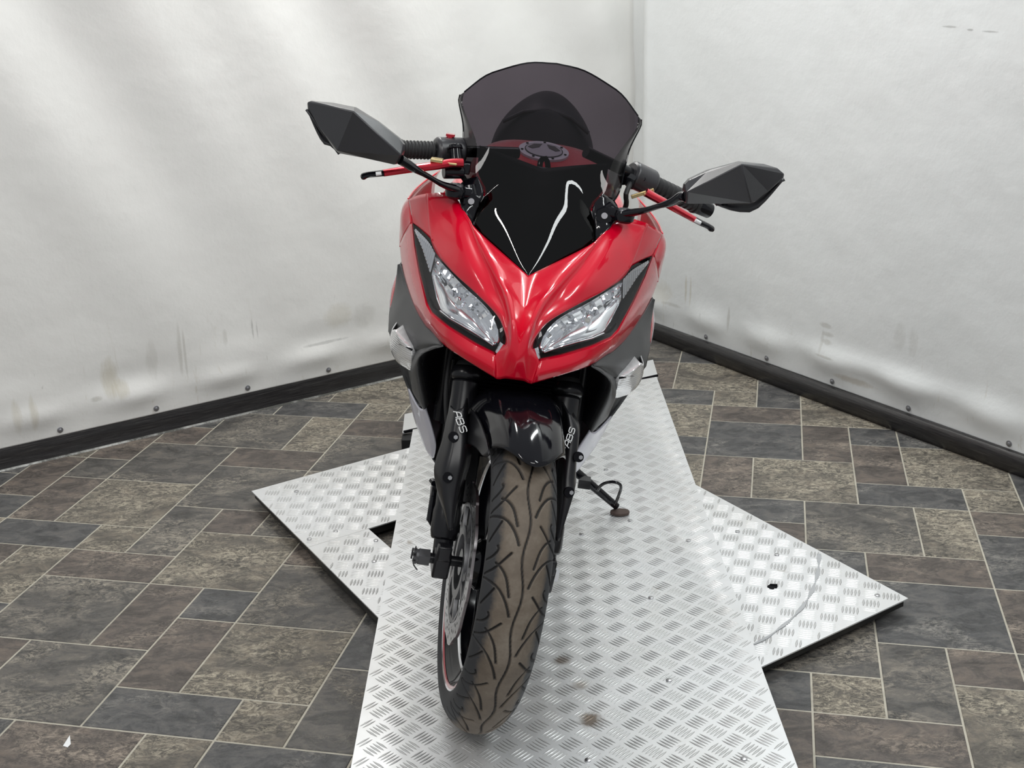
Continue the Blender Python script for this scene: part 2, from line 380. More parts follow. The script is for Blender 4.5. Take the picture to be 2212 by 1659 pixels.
MKL = [(1.972, 0.205, 0.030, 0.075, YB, .6, 1), (1.945, 0.165, 0.03, 0.035, YB, .5, 1), (2.252, 0.150, 0.016, 0.060, YB, .4, 1), (2.205, 0.150, 0.014, 0.060, YB, .5, 1), (1.839, 0.235, 0.022, 0.070, GB, .3, 1), (1.750, 0.250, 0.008, 0.10, GB, .5, 1), (1.735, 0.235, 0.005, 0.09, GB, .5, 1),
       (1.505, 0.268, 0.004, 0.035, DK, .5, 0), (1.490, 0.262, 0.003, 0.030, DK, .4, 0), (1.200, 0.255, 0.06, 0.05, YB, .35, 0), (1.106, 0.24, 0.05, 0.05, GB, .3, 0), (1.257, 0.175, 0.10, 0.006, DK, .5, 0), (1.60, 0.26, 0.01, 0.03, GB, .4, 1), (2.02, 0.15, 0.02, 0.01, GB, .6, 0)]  # wide rounds nearest the motorcycle put its shadow circles into the cloth colour
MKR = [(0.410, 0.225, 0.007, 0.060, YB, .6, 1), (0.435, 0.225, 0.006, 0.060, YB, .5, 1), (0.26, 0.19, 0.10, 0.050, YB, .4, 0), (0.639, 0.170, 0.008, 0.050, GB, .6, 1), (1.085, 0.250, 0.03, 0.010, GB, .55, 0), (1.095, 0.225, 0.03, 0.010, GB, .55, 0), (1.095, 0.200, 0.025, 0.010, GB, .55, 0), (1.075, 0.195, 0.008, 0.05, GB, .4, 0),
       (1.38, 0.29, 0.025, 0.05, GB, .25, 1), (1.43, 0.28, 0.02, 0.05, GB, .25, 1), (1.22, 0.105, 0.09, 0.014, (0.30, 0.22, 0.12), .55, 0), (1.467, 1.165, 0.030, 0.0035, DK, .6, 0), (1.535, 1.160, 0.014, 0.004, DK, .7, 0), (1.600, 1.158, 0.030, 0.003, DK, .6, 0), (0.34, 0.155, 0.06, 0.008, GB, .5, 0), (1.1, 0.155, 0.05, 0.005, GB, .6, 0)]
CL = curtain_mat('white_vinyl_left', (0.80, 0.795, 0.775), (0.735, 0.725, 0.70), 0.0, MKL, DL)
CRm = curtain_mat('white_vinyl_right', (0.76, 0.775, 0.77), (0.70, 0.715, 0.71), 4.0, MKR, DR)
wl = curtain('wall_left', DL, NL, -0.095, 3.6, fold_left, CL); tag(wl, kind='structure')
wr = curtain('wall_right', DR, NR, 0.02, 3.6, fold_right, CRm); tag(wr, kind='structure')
# skirting
WOODB = mat('black_stained_wood', (0.020, 0.018, 0.018), 0.30, 0, 0.25)
v = mapped(WOODB, (2, 2, 60)); nz_ = noise(WOODB, v, 6, 6, 0.7)
LK(WOODB, ramp(WOODB, nz_, [(0.35, (0.008, 0.007, 0.008)), (0.6, (0.030, 0.028, 0.028)), (0.75, (0.10, 0.095, 0.09))]), BS(WOODB).inputs['Base Color']); bump(WOODB, nz_, 0.3, 0.002)
PLY = mat('raw_plywood', (0.30, 0.19, 0.09), 0.6)
v = mapped(PLY, (14, 14, 3)); LK(PLY, ramp(PLY, noise(PLY, v, 3, 5, 0.7), [(0.35, (0.07, 0.04, 0.02)), (0.65, (0.36, 0.23, 0.10))]), BS(PLY).inputs['Base Color'])
def rail(name, D_, NN, prof, s0, s1, m, bend=None):
    n = 60; S = np.linspace(s0, s1, n); P = np.zeros((n, len(prof), 3))
    for i, s in enumerate(S):
        for j, (d, z) in enumerate(prof):
            xy = CN + D_ * s + NN * (d + (bend(s) if bend else 0)); P[i, j] = (xy[0], xy[1], z)
    o = surf(name, P, m, None, 0, angle=30); tag(o, kind='structure'); return o
rail('baseboard_left', DL, NL, [(-0.02, 0.068), (0.0, 0.070), (0.006, 0.066), (0.010, 0.055), (0.013, 0.035), (0.016, 0.012), (0.020, 0.0)], 0.0, 3.6, WOODB)
rail('baseboard_right', DR, NR, [(-0.004, 0.060), (0.004, 0.064), (0.014, 0.062), (0.022, 0.054), (0.026, 0.040), (0.024, 0.022), (0.018, 0.010), (0.012, 0.0)], 0.0, 3.6, WOODB,
     lambda s: 0.012 * math.sin(s * 1.5))
rail('trim_1', DR, NR, [(-0.03, 0.072), (0.0025, 0.073), (0.0035, 0.050)], 0.03, 3.6, PLY)
SEAL = mat('silver_sealant', (0.30, 0.30, 0.29), 0.35, 0.2); LK(SEAL, ramp(SEAL, noise(SEAL, coord(SEAL), 6, 6, 0.8), [(0.45, (0.10, 0.10, 0.09)), (0.6, (0.45, 0.45, 0.43))]), BS(SEAL).inputs['Base Color'])
rail('trim_2', DL, NL, [(0.016, 0.0), (0.0185, 0.0045), (0.0225, 0.0045), (0.025, 0.0)], 0.0, 3.6, SEAL)
# back-up wall boards behind the curtains
for nm, D_, NN, s1 in (('wall_left_backing', DL, NL, 3.7), ('wall_right_backing', DR, NR, 3.7)):
    a = CN - D_ * 0.12; b = CN + D_ * s1; k = -NN * 0.06
    Q = [a + k, b + k, b + k - NN * 0.03, a + k - NN * 0.03]
    o = mesh(nm, [(*p, z) for z in (-0.002, 2.8) for p in Q], [(0, 1, 5, 4), (1, 2, 6, 5), (2, 3, 7, 6), (3, 0, 4, 7), (4, 5, 6, 7)], CRm, None, False); tag(o, kind='structure')
# hem screws with washers
def screw(parent=None):
    b = MB(); b.tube([(0, 0, 0), (0, 0, 0.0022), (0, 0, 0.003)], [0.0088, 0.0088, 0.0070], 20)
    b.tube([(0, 0, 0.003), (0, 0, 0.0062), (0, 0, 0.0072)], [0.0050, 0.0044, 0.0025], 14)
    return b.build('hem_screw', ZINC, parent)
ZINC = mat('zinc', (0.36, 0.36, 0.38), 0.35, 0.9)
first = None
SL = [2.136, 1.844, 1.542, 1.253]; SR = [0.529, 0.834, 1.129, 1.433, 1.781]
def wallframe(D_, NN, s, z, off):
    xy = CN + D_ * s + NN * off; zx = Vector((NN[0], NN[1], 0)); xx = Vector((D_[0], D_[1], 0)); yy = zx.cross(xx)
    m_ = Matrix((xx, yy, zx)).transposed().to_4x4(); m_.translation = (xy[0], xy[1], z); return m_
LAB = {('L', 0): 'grey screw in the left curtain hem, nearest the left edge', ('L', 1): 'grey screw in the left curtain hem, second from the left edge',
       ('L', 2): 'grey screw in the left curtain hem, third from the left edge', ('L', 3): 'grey screw in the left curtain hem, nearest the motorcycle',
       ('R', 0): 'grey screw in the right curtain hem, nearest the room corner and motorcycle', ('R', 1): 'grey screw in the right curtain hem, second from the room corner',
       ('R', 2): 'grey screw in the right curtain hem, middle one of five', ('R', 3): 'grey screw in the right curtain hem, second from the right edge',
       ('R', 4): 'grey screw in the right curtain hem, nearest the right edge'}
for side, L_, D_, NN, ff in (('L', SL, DL, NL, fold_left), ('R', SR, DR, NR, fold_right)):
    for i, s in enumerate(L_):
        if first is None: first = o = screw()
        else: o = first.copy(); COL.objects.link(o)
        o.matrix_world = wallframe(D_, NN, s, 0.080, float(ff(np.array([s]), 0.080)[0]) + 0.0008)
        tag(o, LAB[(side, i)], 'screw', 'screws along the curtain hems')

# ------------------------------------------------------------------ chequer plate platform
CH = mat('chequer_plate', (0.72, 0.73, 0.74), 0.36, 0.62)
c = mapped(CH); big = noise(CH, c, 3.0, 5, 0.65); fine = noise(CH, mapped(CH, (6, 1, 1)), 30, 5, 0.7)
colr = mixc(CH, mth(CH, 'MULTIPLY', ramp(CH, big, [(0.42, (0, 0, 0)), (0.7, (1, 1, 1))]), 0.35), (0.84, 0.85, 0.86), (0.70, 0.69, 0.65))
rust = ramp(CH, noise(CH, mapped(CH, (1, 1, 1), (0, 0, 0), 'Object', (3.1, 0.4, 0)), 9, 6, 0.75, 0.4), [(0.66, (0, 0, 0)), (0.74, (1, 1, 1))])
colr = mixc(CH, mth(CH, 'MULTIPLY', rust, 0.55), colr, (0.24, 0.18, 0.12))
def spot(m, base, cx, cy, r, col, amt):
    vs = N(m, 'ShaderNodeVectorMath', operation='DISTANCE'); LK(m, coord(m), vs.inputs[0]); vs.inputs[1].default_value = (cx, cy, 0.05)
    d = mth(m, 'ADD', vs.outputs['Value'], mth(m, 'MULTIPLY', mth(m, 'SUBTRACT', noise(m, coord(m), 45, 5, 0.8), 0.5), r * 1.6))
    k = N(m, 'ShaderNodeMapRange'); LK(m, d, k.inputs[0]); k.inputs[1].default_value = r; k.inputs[2].default_value = r * 0.35
    return mixc(m, mth(m, 'MULTIPLY', k.outputs[0], amt), base, col)
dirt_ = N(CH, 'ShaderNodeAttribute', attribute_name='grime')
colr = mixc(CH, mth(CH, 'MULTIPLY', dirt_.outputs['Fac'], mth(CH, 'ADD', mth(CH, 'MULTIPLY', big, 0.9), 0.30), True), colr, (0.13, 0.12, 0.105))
colr = spot(CH, colr, 0.130, 2.005, 0.030, (0.12, 0.075, 0.04), 0.85)
colr = spot(CH, colr, 0.085, 2.21, 0.022, (0.16, 0.11, 0.07), 0.7)
colr = spot(CH, colr, 0.115, 2.12, 0.02, (0.2, 0.14, 0.09), 0.5)
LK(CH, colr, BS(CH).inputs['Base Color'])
rg = N(CH, 'ShaderNodeMapRange'); LK(CH, fine, rg.inputs[0]); rg.inputs[3].default_value = 0.28; rg.inputs[4].default_value = 0.50
LK(CH, rg.outputs[0], BS(CH).inputs['Roughness'])
bump(CH, noise(CH, c, 14, 4, 0.5), 0.12, 0.006)
PAINTB = mat('black_painted_edge', (0.010, 0.010, 0.010), 0.35)
def inpoly(p, P):
    c_ = False; n = len(P)
    for i in range(n):
        a, b = P[i], P[(i + 1) % n]
        if (a[1] > p[1]) != (b[1] > p[1]) and p[0] < (b[0] - a[0]) * (p[1] - a[1]) / (b[1] - a[1]) + a[0]: c_ = not c_
    return c_
def chequer(name, polys, z, ang, pitch, parent, keep, wn=0.0026, h=0.0010):
    """sheet with raised five-bar pattern; polys: list of outlines (world xy)"""
    b = MB()
    for P in polys:
        n = len(P); b.add([(*p, z) for p in P] + [(*p, z - 0.003) for p in P], [tuple(range(n)), tuple(range(n, 2 * n))[::-1]] + [(i, i + n, (i + 1) % n + n, (i + 1) % n) for i in range(n)])
    ca, sa = math.cos(ang), math.sin(ang); e1 = np.array([ca, sa]); e2 = np.array([-sa, ca])
    prof = [(-1, 0), (-0.62, 0.62), (0, 1), (0.62, 0.62), (1, 0)]
    allp = np.array([p for P in polys for p in P]); cen = allp.mean(0); R = np.linalg.norm(allp - cen, axis=1).max()
    K = int(R / pitch) + 2
    for i in range(-K, K + 1):
        for j in range(-K, K + 1):
            cc = cen + e1 * i * pitch + e2 * j * pitch
            if not keep(cc): continue
            d, s_ = (e1, e2) if (i + j) % 2 else (e2, e1)
            for k in range(-2, 3):
                q = cc + s_ * k * pitch * 0.185
                L_ = pitch * 0.40
                if not any(inpoly(q + d * t * L_, P) for P in polys for t in (-1,)) or not any(inpoly(q + d * L_, P) for P in polys): continue
                V = []; n = len(prof)
                for (t, w) in prof: p = q + d * t * L_ + s_ * w * wn; V.append((*p, z))
                for (t, w) in prof[1:-1][::-1]: p = q + d * t * L_ - s_ * w * wn; V.append((*p, z))
                for t in (-0.6, 0, 0.6): p = q + d * t * L_; V.append((*p, z + h * (1 if t == 0 else 0.8)))
                # outline 0..7, ridge 8,9,10
                b.add(V, [(0, 1, 8), (1, 2, 9, 8), (2, 3, 10, 9), (3, 4, 10), (4, 5, 10), (5, 6, 9, 10), (6, 7, 8, 9), (7, 0, 8)])
    o = mesh(name, b.V, b.F, CH, parent, False); recalc(o)
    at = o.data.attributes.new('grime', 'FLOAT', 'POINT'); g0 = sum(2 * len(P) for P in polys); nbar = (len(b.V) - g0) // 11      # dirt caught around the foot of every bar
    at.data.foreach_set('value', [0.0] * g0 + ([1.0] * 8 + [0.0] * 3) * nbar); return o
# upper sheet the motorcycle stands on
PX0, PX1 = -0.296, 0.474
pl = bpy.data.objects.new('platform', None); COL.objects.link(pl); pl.location = (0, 0, 0)
tag(pl, 'long straight chequer plate track under the motorcycle, lying across the cross plates', 'platform')
main = [(PX0, 0.9), (PX1, 0.9), (PX1, 3.945), (PX0, 3.60)]
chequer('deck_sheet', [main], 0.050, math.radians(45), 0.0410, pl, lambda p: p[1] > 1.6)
b = MB(); b.box(((PX0 + PX1) / 2, 2.22, 0.0432), (PX1 - PX0 - 0.01, 2.62, 0.0070)); b.build('underlay', PAINTB, pl, False)
# turned-up far end and its separate flap
fe = [(PX0 - 0.03, 3.50), (PX1 + 0.006, 3.955), (PX1 + 0.010, 4.14), (PX0 - 0.035, 3.66)]
b = MB(); n = 4
b.add([(*p, 0.046) for p in fe] + [(*p, 0.041) for p in fe], [tuple(range(n)), tuple(range(n, 2 * n))[::-1]] + [(i, i + n, (i + 1) % n + n, (i + 1) % n) for i in range(n)])
b.build('end_flap', CH, pl, False)
b = MB(); b.tube([(PX0 - 0.026, 3.505, 0.047), (PX1 + 0.004, 3.958, 0.050)], 0.0045, 8); b.build('end_gap_strip', DEEP, pl, False)
b = MB(); b.box((-0.305, 3.49, 0.0195), (0.045, 0.05, 0.037)); o = b.build('rubber_block', RUBBER, None, True, 30, None, 0.003); tag(o, 'black rubber block under the far left corner of the chequer track', 'block')
def rivet(parent, x, y, z, first=None):
    if first is None:
        b = MB(); b.tube([(0, 0, -0.002), (0, 0, 0.0018), (0, 0, 0.0028)], [0.0062, 0.0058, 0.0030], 16)
        o = b.build('deck_screw', STEEL, parent)
    else:
        o = first.copy(); COL.objects.link(o); o.parent = parent
    o.location = (x, y, z); return o
def raypt(px, py, z):
    r = M @ np.array([px - 1106, py - 829.5, FPX]); k = (z - CAMZ) / r[2]; return (r * k)[:2]
r0 = None
for p in [(1361, 1125), (1256, 1155), (1487, 1168), (1406, 1292), (1445, 1470), (1270, 1643), (1607, 1640), (1309, 1015)]:
    x_, y_ = raypt(*p, 0.05); r_ = rivet(pl, float(x_), float(y_), 0.0505, r0); r0 = r0 or r_
# lower cross plates: a square frame turned about 35 degrees, with an open middle
A_ = np.array([-0.700, 3.118]); E1 = np.array([0.816, 0.578]); E2 = np.array([0.500, -0.866])
def fr(a, b_): return tuple(A_ + E1 * a + E2 * b_)
H0, H1 = 0.40, 1.045                     # extent of the hole along E2
G0, G1 = 0.166, 0.76                      # extent of the hole along E1
def crosspl(name, polys, keep, ang, label, scr, rv=None):
    o = bpy.data.objects.new(name, None); COL.objects.link(o)
    tag(o, label, 'platform', None)
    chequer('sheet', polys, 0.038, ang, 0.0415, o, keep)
    b = MB()
    for P in polys:
        cx = np.mean([p[0] for p in P]); cy = np.mean([p[1] for p in P]); Q = [(cx + (p[0] - cx) * 0.985, cy + (p[1] - cy) * 0.985) for p in P]; n = len(P)
        b.add([(*p, 0.0348) for p in Q] + [(*p, 0.017) for p in Q], [tuple(range(n)), tuple(range(n, 2 * n))[::-1]] + [(i, i + n, (i + 1) % n + n, (i + 1) % n) for i in range(n)])
    b.build('board', PAINTB, o, False)
    for (x_, y_) in scr[1]:
        b = MB(); b.cyl((x_, y_, 0.0), (x_, y_, 0.018), 0.022, 16); b.build('foot', RUBBER, o)
    rr_ = None
    for p in scr[0]:
        x_, y_ = raypt(*p, 0.038); r_ = rivet(o, float(x_), float(y_), 0.0385, rr_); rr_ = rr_ or r_
    global o_last; o_last = o
    return o
W_, Hh = 1.01, 1.445
crosspl('cross_plate', [[fr(0, 0), fr(W_, 0), fr(W_, H0), fr(G0, H0), fr(0, H0)]], lambda p: p[0] < -0.24 or p[0] > 0.42, math.radians(-3),
        'upper left chequer cross plate with pointed corner left of the motorcycle', ([(725, 1148), (640, 1062), (668, 1165)], [(-0.58, 3.10), (0.1, 3.3), (-0.1, 3.0)]))
crosspl('cross_plate', [[fr(0, H0 + 0.001), fr(G0, H0 + 0.001), fr(G0, Hh), fr(0, Hh)]], lambda p: p[0] < -0.24, math.radians(-3),
        'lower left chequer cross plate in front of the notch, left of the track', ([(808, 1213), (812, 1168)], [(-0.40, 2.70), (-0.1, 2.2)]))
crosspl('cross_plate', [[fr(G0 + 0.001, H1), fr(G1, H1), fr(G1, H0 + 0.001), fr(W_, H0 + 0.001), fr(W_, Hh), fr(G0 + 0.001, Hh)]], lambda p: p[0] > 0.42, math.radians(-17),
        'right chequer cross plate with pointed corner and black underside edge', ([(1593, 1149), (1678, 1199), (1895, 1287)], [(0.72, 2.50), (0.3, 2.2), (0.45, 2.8)]))
cpr = o_last
x_, y_ = raypt(1668, 1268, 0.038); b = MB(); b.tube([(x_, y_, 0.0383), (x_, y_, 0.0402)], [0.011, 0.009], 18); b.tube([(x_ - .004, y_ + .006, 0.040), (x_ + .012, y_ + .002, 0.041)], 0.003, 8); b.build('lift_latch', DEEP, cpr)
P = cr([(*raypt(px, py, 0.0395), 0.0396) for px, py in ((1770, 1196), (1766, 1240), (1748, 1288), (1716, 1330), (1664, 1372), (1628, 1392))], 40)
b = MB(); V = []
for i, p in enumerate(P):
    w = 0.0035 + 0.002 * math.sin(i * .9); V += [p + [w, 0, 0], p - [w, 0, 0], p + [w, 0, -0.0004], p - [w, 0, -0.0004]]
b.add(V, [f for i in range(39) for f in ((4 * i, 4 * i + 1, 4 * i + 5, 4 * i + 4), (4 * i + 2, 4 * i + 6, 4 * i + 7, 4 * i + 3))]); b.build('adhesive_smear', mat('dried_adhesive', (0.42, 0.43, 0.44), 0.5), cpr)
# scrap of paper on the floor
P = [(*raypt(px, py, 0.001), z) for px, py, z in ((136, 1611, .001), (152, 1596, .009), (153, 1608, .002), (146, 1614, .001))]
b = MB(); b.add(P + [(x, y, z - .0008) for x, y, z in P], [(0, 1, 2), (0, 2, 3), (4, 6, 5), (4, 7, 6), (0, 4, 5, 1), (1, 5, 6, 2), (2, 6, 7, 3), (3, 7, 4, 0)])
tag(b.build('paper_scrap', WHITE, None, False), 'small white folded paper scrap on the slate floor, bottom left', 'scrap')
# ------------------------------------------------------------------ the motorcycle
# body frame: x ahead, y to the rider's left, z up, origin under the front axle; the machine leans on its side stand
LOW = np.array([-0.0943505, 2.0623386, 0.0503164])
BX = np.array([-0.04643054, -0.99892152, 0.0]); BY = np.array([0.98734207, -0.04589232, -0.15182072]); BZ = np.array([0.15165698, -0.00704912, 0.98840805])
bike = bpy.data.objects.new('motorcycle', None); COL.objects.link(bike)
bm_ = Matrix((Vector(BX), Vector(BY), Vector(BZ))).transposed().to_4x4(); bm_.translation = Vector(LOW)
bike.matrix_world = bm_
tag(bike, 'red and black faired sports motorcycle leaning on its side stand on the platform', 'motorcycle')
CB = np.array([(np.array([0, 0, CAMZ]) - LOW) @ k for k in (BX, BY, BZ)])       # camera in the body frame
def bray(px, py):
    r = M @ np.array([px - 1106, py - 829.5, FPX]); return np.array([r @ BX, r @ BY, r @ BZ])
def P_(px, py, x):                     # measured point: photograph position plus its distance ahead of the axle
    r = bray(px, py); return CB + r * ((x - CB[0]) / r[0])
def S_(l, r, x):                       # a point measured on both sides of the symmetric body: x, half width, z
    a = P_(*l, x); b = P_(*r, x); return np.array([x, (b[1] - a[1]) / 2, (a[2] + b[2]) / 2])
def SL_(l, x): a = P_(*l, x); return np.array([x, -a[1], a[2]])
def SR_(r, x): return P_(*r, x)
# steering: front end turned 9 degrees to the rider's left about the raked head
SD = math.radians(9.0); RK = math.radians(27.0)
SAX = np.array([-math.sin(RK), 0, math.cos(RK)]); SPT = np.array([0.093, 0, 0])
KX = np.array([[0, -SAX[2], SAX[1]], [SAX[2], 0, -SAX[0]], [-SAX[1], SAX[0], 0]])
RS = np.eye(3) + math.sin(SD) * KX + (1 - math.cos(SD)) * KX @ KX
SM = Matrix(RS.tolist()).to_4x4(); SM.translation = Vector(SPT - RS @ SPT)
CF = RS.T @ (CB - SPT) + SPT
def F_(px, py, x):                     # the same in the steered front frame
    r = RS.T @ bray(px, py); return CF + r * ((x - CF[0]) / r[0])
def FY_(px, py, y):
    r = RS.T @ bray(px, py); return CF + r * ((y - CF[1]) / r[1])
def steer(o):
    o.matrix_local = SM; return o
def half(name, G, m, parent, sides=(1, -1), **kw):
    out = []
    for s in sides: out.append(surf(name, G if s > 0 else mir(G), m, parent, **kw))
    return out

# ---- nose: hood between the lamps
C0 = [[.004, 0, .6525], [.014, 0, .684], [.014, 0, .702], [.008, 0, .722], [-.004, 0, .736], [-.030, 0, .754], [-.062, 0, .771], [-.098, 0, .787], [-.128, 0, .8005]]
A0 = [S_((1092, 817), (1132, 822), .002), S_((1100, 772), (1137, 778), .012), S_((1106, 742), (1135, 748), .014), S_((1105, 710), (1140, 718), .008), S_((1103, 680), (1148, 694), -.005), S_((1088, 632), (1171, 644), -.045), S_((1070, 600), (1190, 614), -.080), S_((1056, 552), (1228, 575), -.122), S_((1036, 500), (1272, 535), -.175)]
V0 = [S_((1081, 819), (1140, 826), 0), S_((1090, 768), (1146, 776), .004), S_((1102, 742), (1141, 748), .008), S_((1098, 708), (1156, 714), -.010), S_((1092, 680), (1163, 688), -.026), S_((1072, 636), (1188, 650), -.068), S_((1050, 596), (1216, 612), -.100), S_((1030, 540), (1262, 566), -.146), S_((1014, 466), (1306, 506), -.206)]
B0 = [S_((1077, 818.5), (1146, 828), -.001), S_((1081, 768), (1158, 779), -.003), S_((1099, 742), (1147, 748), 0), S_((1094, 707), (1166, 713), -.014), S_((1083, 677), (1183, 686), -.032), S_((1048, 634), (1222, 652), -.074), S_((1014, 584), (1266, 606), -.110), S_((992, 500), (1318, 545), -.178), S_((985, 424), (1352, 471), -.262)]
H0_ = [S_((1075, 818), (1149, 828), -.002), S_((1076, 768), (1166, 784), -.006), S_((1095.6, 742), (1151, 748), -.012), S_((1092, 706), (1172, 712), -.022), S_((1076, 675), (1196, 690), -.042), S_((1030, 634), (1244, 656), -.085), S_((978, 585), (1312, 618), -.142), S_((939, 520), (1357, 583), -.205), S_((928, 417), (1396, 483.5), -.268)]
E0 = [p + d for p, d in zip(H0_, [np.array([-.010, -.001 * (k < 3), -.002 * (k > 2)]) for k in range(9)])]
def seg(P, n=6):       # Catmull-Rom with the same number of steps in every interval, so control points line up across the hood
    P = np.array(P, float); return cr2(P, (len(P) - 1) * n + 1)
Ls = [seg(l) for l in (C0, A0, V0, B0, H0_, E0)]
G = np.stack([cr2(np.array([l[k] for l in Ls]), 26) for k in range(len(Ls[0]))], 1)
Gf = np.concatenate([mir(G)[::-1][:-1], G], 0)
hood = surf('front_cowl', Gf, RED, bike, 0.003, angle=60)
# ---- side cowls: band under the lamp, outer cheek, top plate
lo_in = [S_((1075, 768), (1167, 785), -0.008), S_((1036, 747), (1218, 776), -0.022), S_((980, 714), (1288, 753), -0.058), S_((938, 688), (1326, 730), -0.105), S_((921, 666), (1338, 710), -0.135),
         S_((907, 596), (1372, 650), -0.205), S_((895, 534), (1396, 594), -0.252), S_((891, 479), (1413, 552), -0.285)]
lo_out = [S_((1074, 817), (1150, 828), -0.004), S_((1008, 776), (1240, 801), -0.035), S_((961, 744), (1279, 787), -0.085), S_((934, 714), (1312, 765), -0.140), S_((921, 698), (1327, 759), -0.170),
          S_((897, 655), (1362, 722), -0.240), S_((877, 600), (1408, 645), -0.330), S_((867.5, 545), (1428, 590), -0.375)]
mid_ = [(np.array(a) * .5 + np.array(b) * .5) + [0.008, 0.001, 0] for a, b in zip(lo_in, lo_out)]
lo_rim = [np.array(a) + [-0.014, 0.0, 0.001] for a in lo_in]
mid_ = (lin(lo_in, 60) + cr(lo_out, 60)) / 2 + [0.006, 0.001, 0]
half('side_cowl', np.concatenate([loft([lin(lo_rim, 60), lin(lo_in, 60)], 60, 3, True)[:-1], loft([lin(lo_in, 60), mid_, cr(lo_out, 60)], 60, 6, True)], 0), RED, bike, angle=35)
ch1 = [lo_in[5], lo_in[6], lo_in[7], S_((884, 429), (1432, 508), -0.330)]
ch1 = [lo_in[7], S_((888, 455), (1420, 525), -0.308), S_((884, 429), (1430, 508), -0.330)]
ch2 = [lo_out[7], S_((866.5, 500), (1438, 540), -0.40), S_((869.5, 455), (1437, 518), -0.40), S_((883, 429), (1433, 507), -0.392)]
chm = [(a + b) / 2 + np.array([0.02, 0.008, 0]) for a, b in zip(ch1 + [ch1[-1]], ch2)]
ch1 = cr(ch1, 12); ch2c = cr(ch2, 12); chm = (ch1 + ch2c) / 2 + [0.015, 0.006, 0] * np.sin(np.linspace(0.15, np.pi - .1, 12))[:, None]
half('cheek_panel', loft([ch1, chm, ch2c], 20, 6), RED, bike, angle=40)
tp1 = [S_((933, 470), (1376, 532), -0.240), S_((929, 440), (1388, 500), -0.255), S_((926, 417), (1397, 484), -0.272)]
tp0 = [S_((938, 519), (1358, 583), -0.205), S_((905, 487), (1400, 560), -0.270), S_((891, 480), (1413, 553), -0.286)]
tq = [[S_((939, 518), (1357, 582), -0.205), S_((912, 492), (1392, 562), -0.258), S_((892, 480), (1412, 552), -0.286)],
      [S_((933, 475), (1378, 532), -0.238), S_((911, 470), (1400, 530), -0.266), S_((888, 457), (1420, 526), -0.306)],
      [S_((925, 417.5), (1397.5, 484), -0.272), S_((903, 421), (1415, 495), -0.300), S_((884, 429), (1430, 508), -0.330)]]
half('cowl_top_plate', loft(tq, 12, 6), RED, bike, angle=60)
# side of the upper fairing running back from the cheek
back = [[p + np.array([dx, dy, dz]) for p, (dz) in zip(ch2, (-.004, 0.0, 0.0, 0.0, 0.0))] for dx, dy in ((-0.0, 0), (-0.10, -0.002), (-0.22, -0.012), (-0.36, -0.03))]
half('upper_side_fairing', loft(back, 20, 4), RED, bike, angle=40)

# ---- head lamps: housing, reflector bowl, lens
hu = [S_((1095, 744), (1151, 749), -0.018), S_((1092, 706), (1172, 712), -0.026), S_((1076, 675), (1196, 690), -0.044), S_((1053, 652), (1222, 668), -0.068), S_((1008, 614), (1268, 642), -0.108), S_((963, 568), (1330, 604), -0.160), S_((938, 520), (1358, 583), -0.205), S_((912, 493), (1392, 562), -0.258), S_((892, 482), (1412, 554), -0.284)]
hl = [S_((1095, 744), (1151, 749), -0.018), S_((1078, 766), (1164, 783), -0.014), S_((1040, 747), (1214, 777), -0.026), S_((1000, 725), (1262, 763), -0.045), S_((960, 702), (1304, 746), -0.080), S_((936, 686), (1328, 728), -0.110), S_((922, 664), (1338, 708), -0.140), S_((905, 585), (1378, 640), -0.215), S_((892, 482), (1412, 554), -0.284)]
def ruled(a, b, n, k, bulge, dx):
    A_1 = cr(a, n); B_1 = lin(b, n); out = np.zeros((k, n, 3))
    for i in range(k):
        t = i / (k - 1); out[i] = A_1 * (1 - t) + B_1 * t; out[i, :, 0] += dx + bulge * 4 * t * (1 - t) * np.sin(np.pi * np.linspace(0, 1, n)) ** 0.5
    return out
def inset(a, b, f):      # shrink a ruled outline about its middle
    A_1 = cr(a, 40); B_1 = cr(b, 40); c_ = (A_1 + B_1).mean(0) / 2
    return [c_ + (p - c_) * f for p in A_1], [c_ + (p - c_) * f for p in B_1]
FACET = mat('chrome_facets', (0.86, 0.87, 0.89), 0.12, 0.88)
LBLK = mat('lamp_bezel', (0.035, 0.036, 0.038), 0.25, 0, 0.4)
# outline of the bright optical area inside the bezel (left picture / right picture pairs)
ru = [S_((1074, 738), (1167, 742), -0.034), S_((1080, 716), (1181, 717), -0.042), S_((1068, 684), (1204, 688), -0.058), S_((1045, 656), (1232, 670), -0.082), S_((1005, 620), (1274, 648), -0.120), S_((962, 580), (1330, 609), -0.172), S_((944, 562), (1352, 592), -0.198)]
rl = [S_((1069, 738), (1177, 758), -0.028), S_((1040, 718), (1218, 743), -0.040), S_((1010, 701), (1260, 731), -0.058), S_((985, 687), (1290, 723), -0.078), S_((956, 668), (1306, 713), -0.106), S_((944, 638), (1320, 692), -0.150), S_((936, 594), (1344, 645), -0.195)]
tu = [S_((945, 558), (1352, 588), -0.195), S_((933, 523), (1372, 577), -0.222), S_((903, 492), (1404, 558), -0.275)]
tl_ = [S_((932, 592), (1346, 640), -0.195), S_((915, 535), (1376, 596), -0.238), S_((901, 497), (1405, 562), -0.275)]
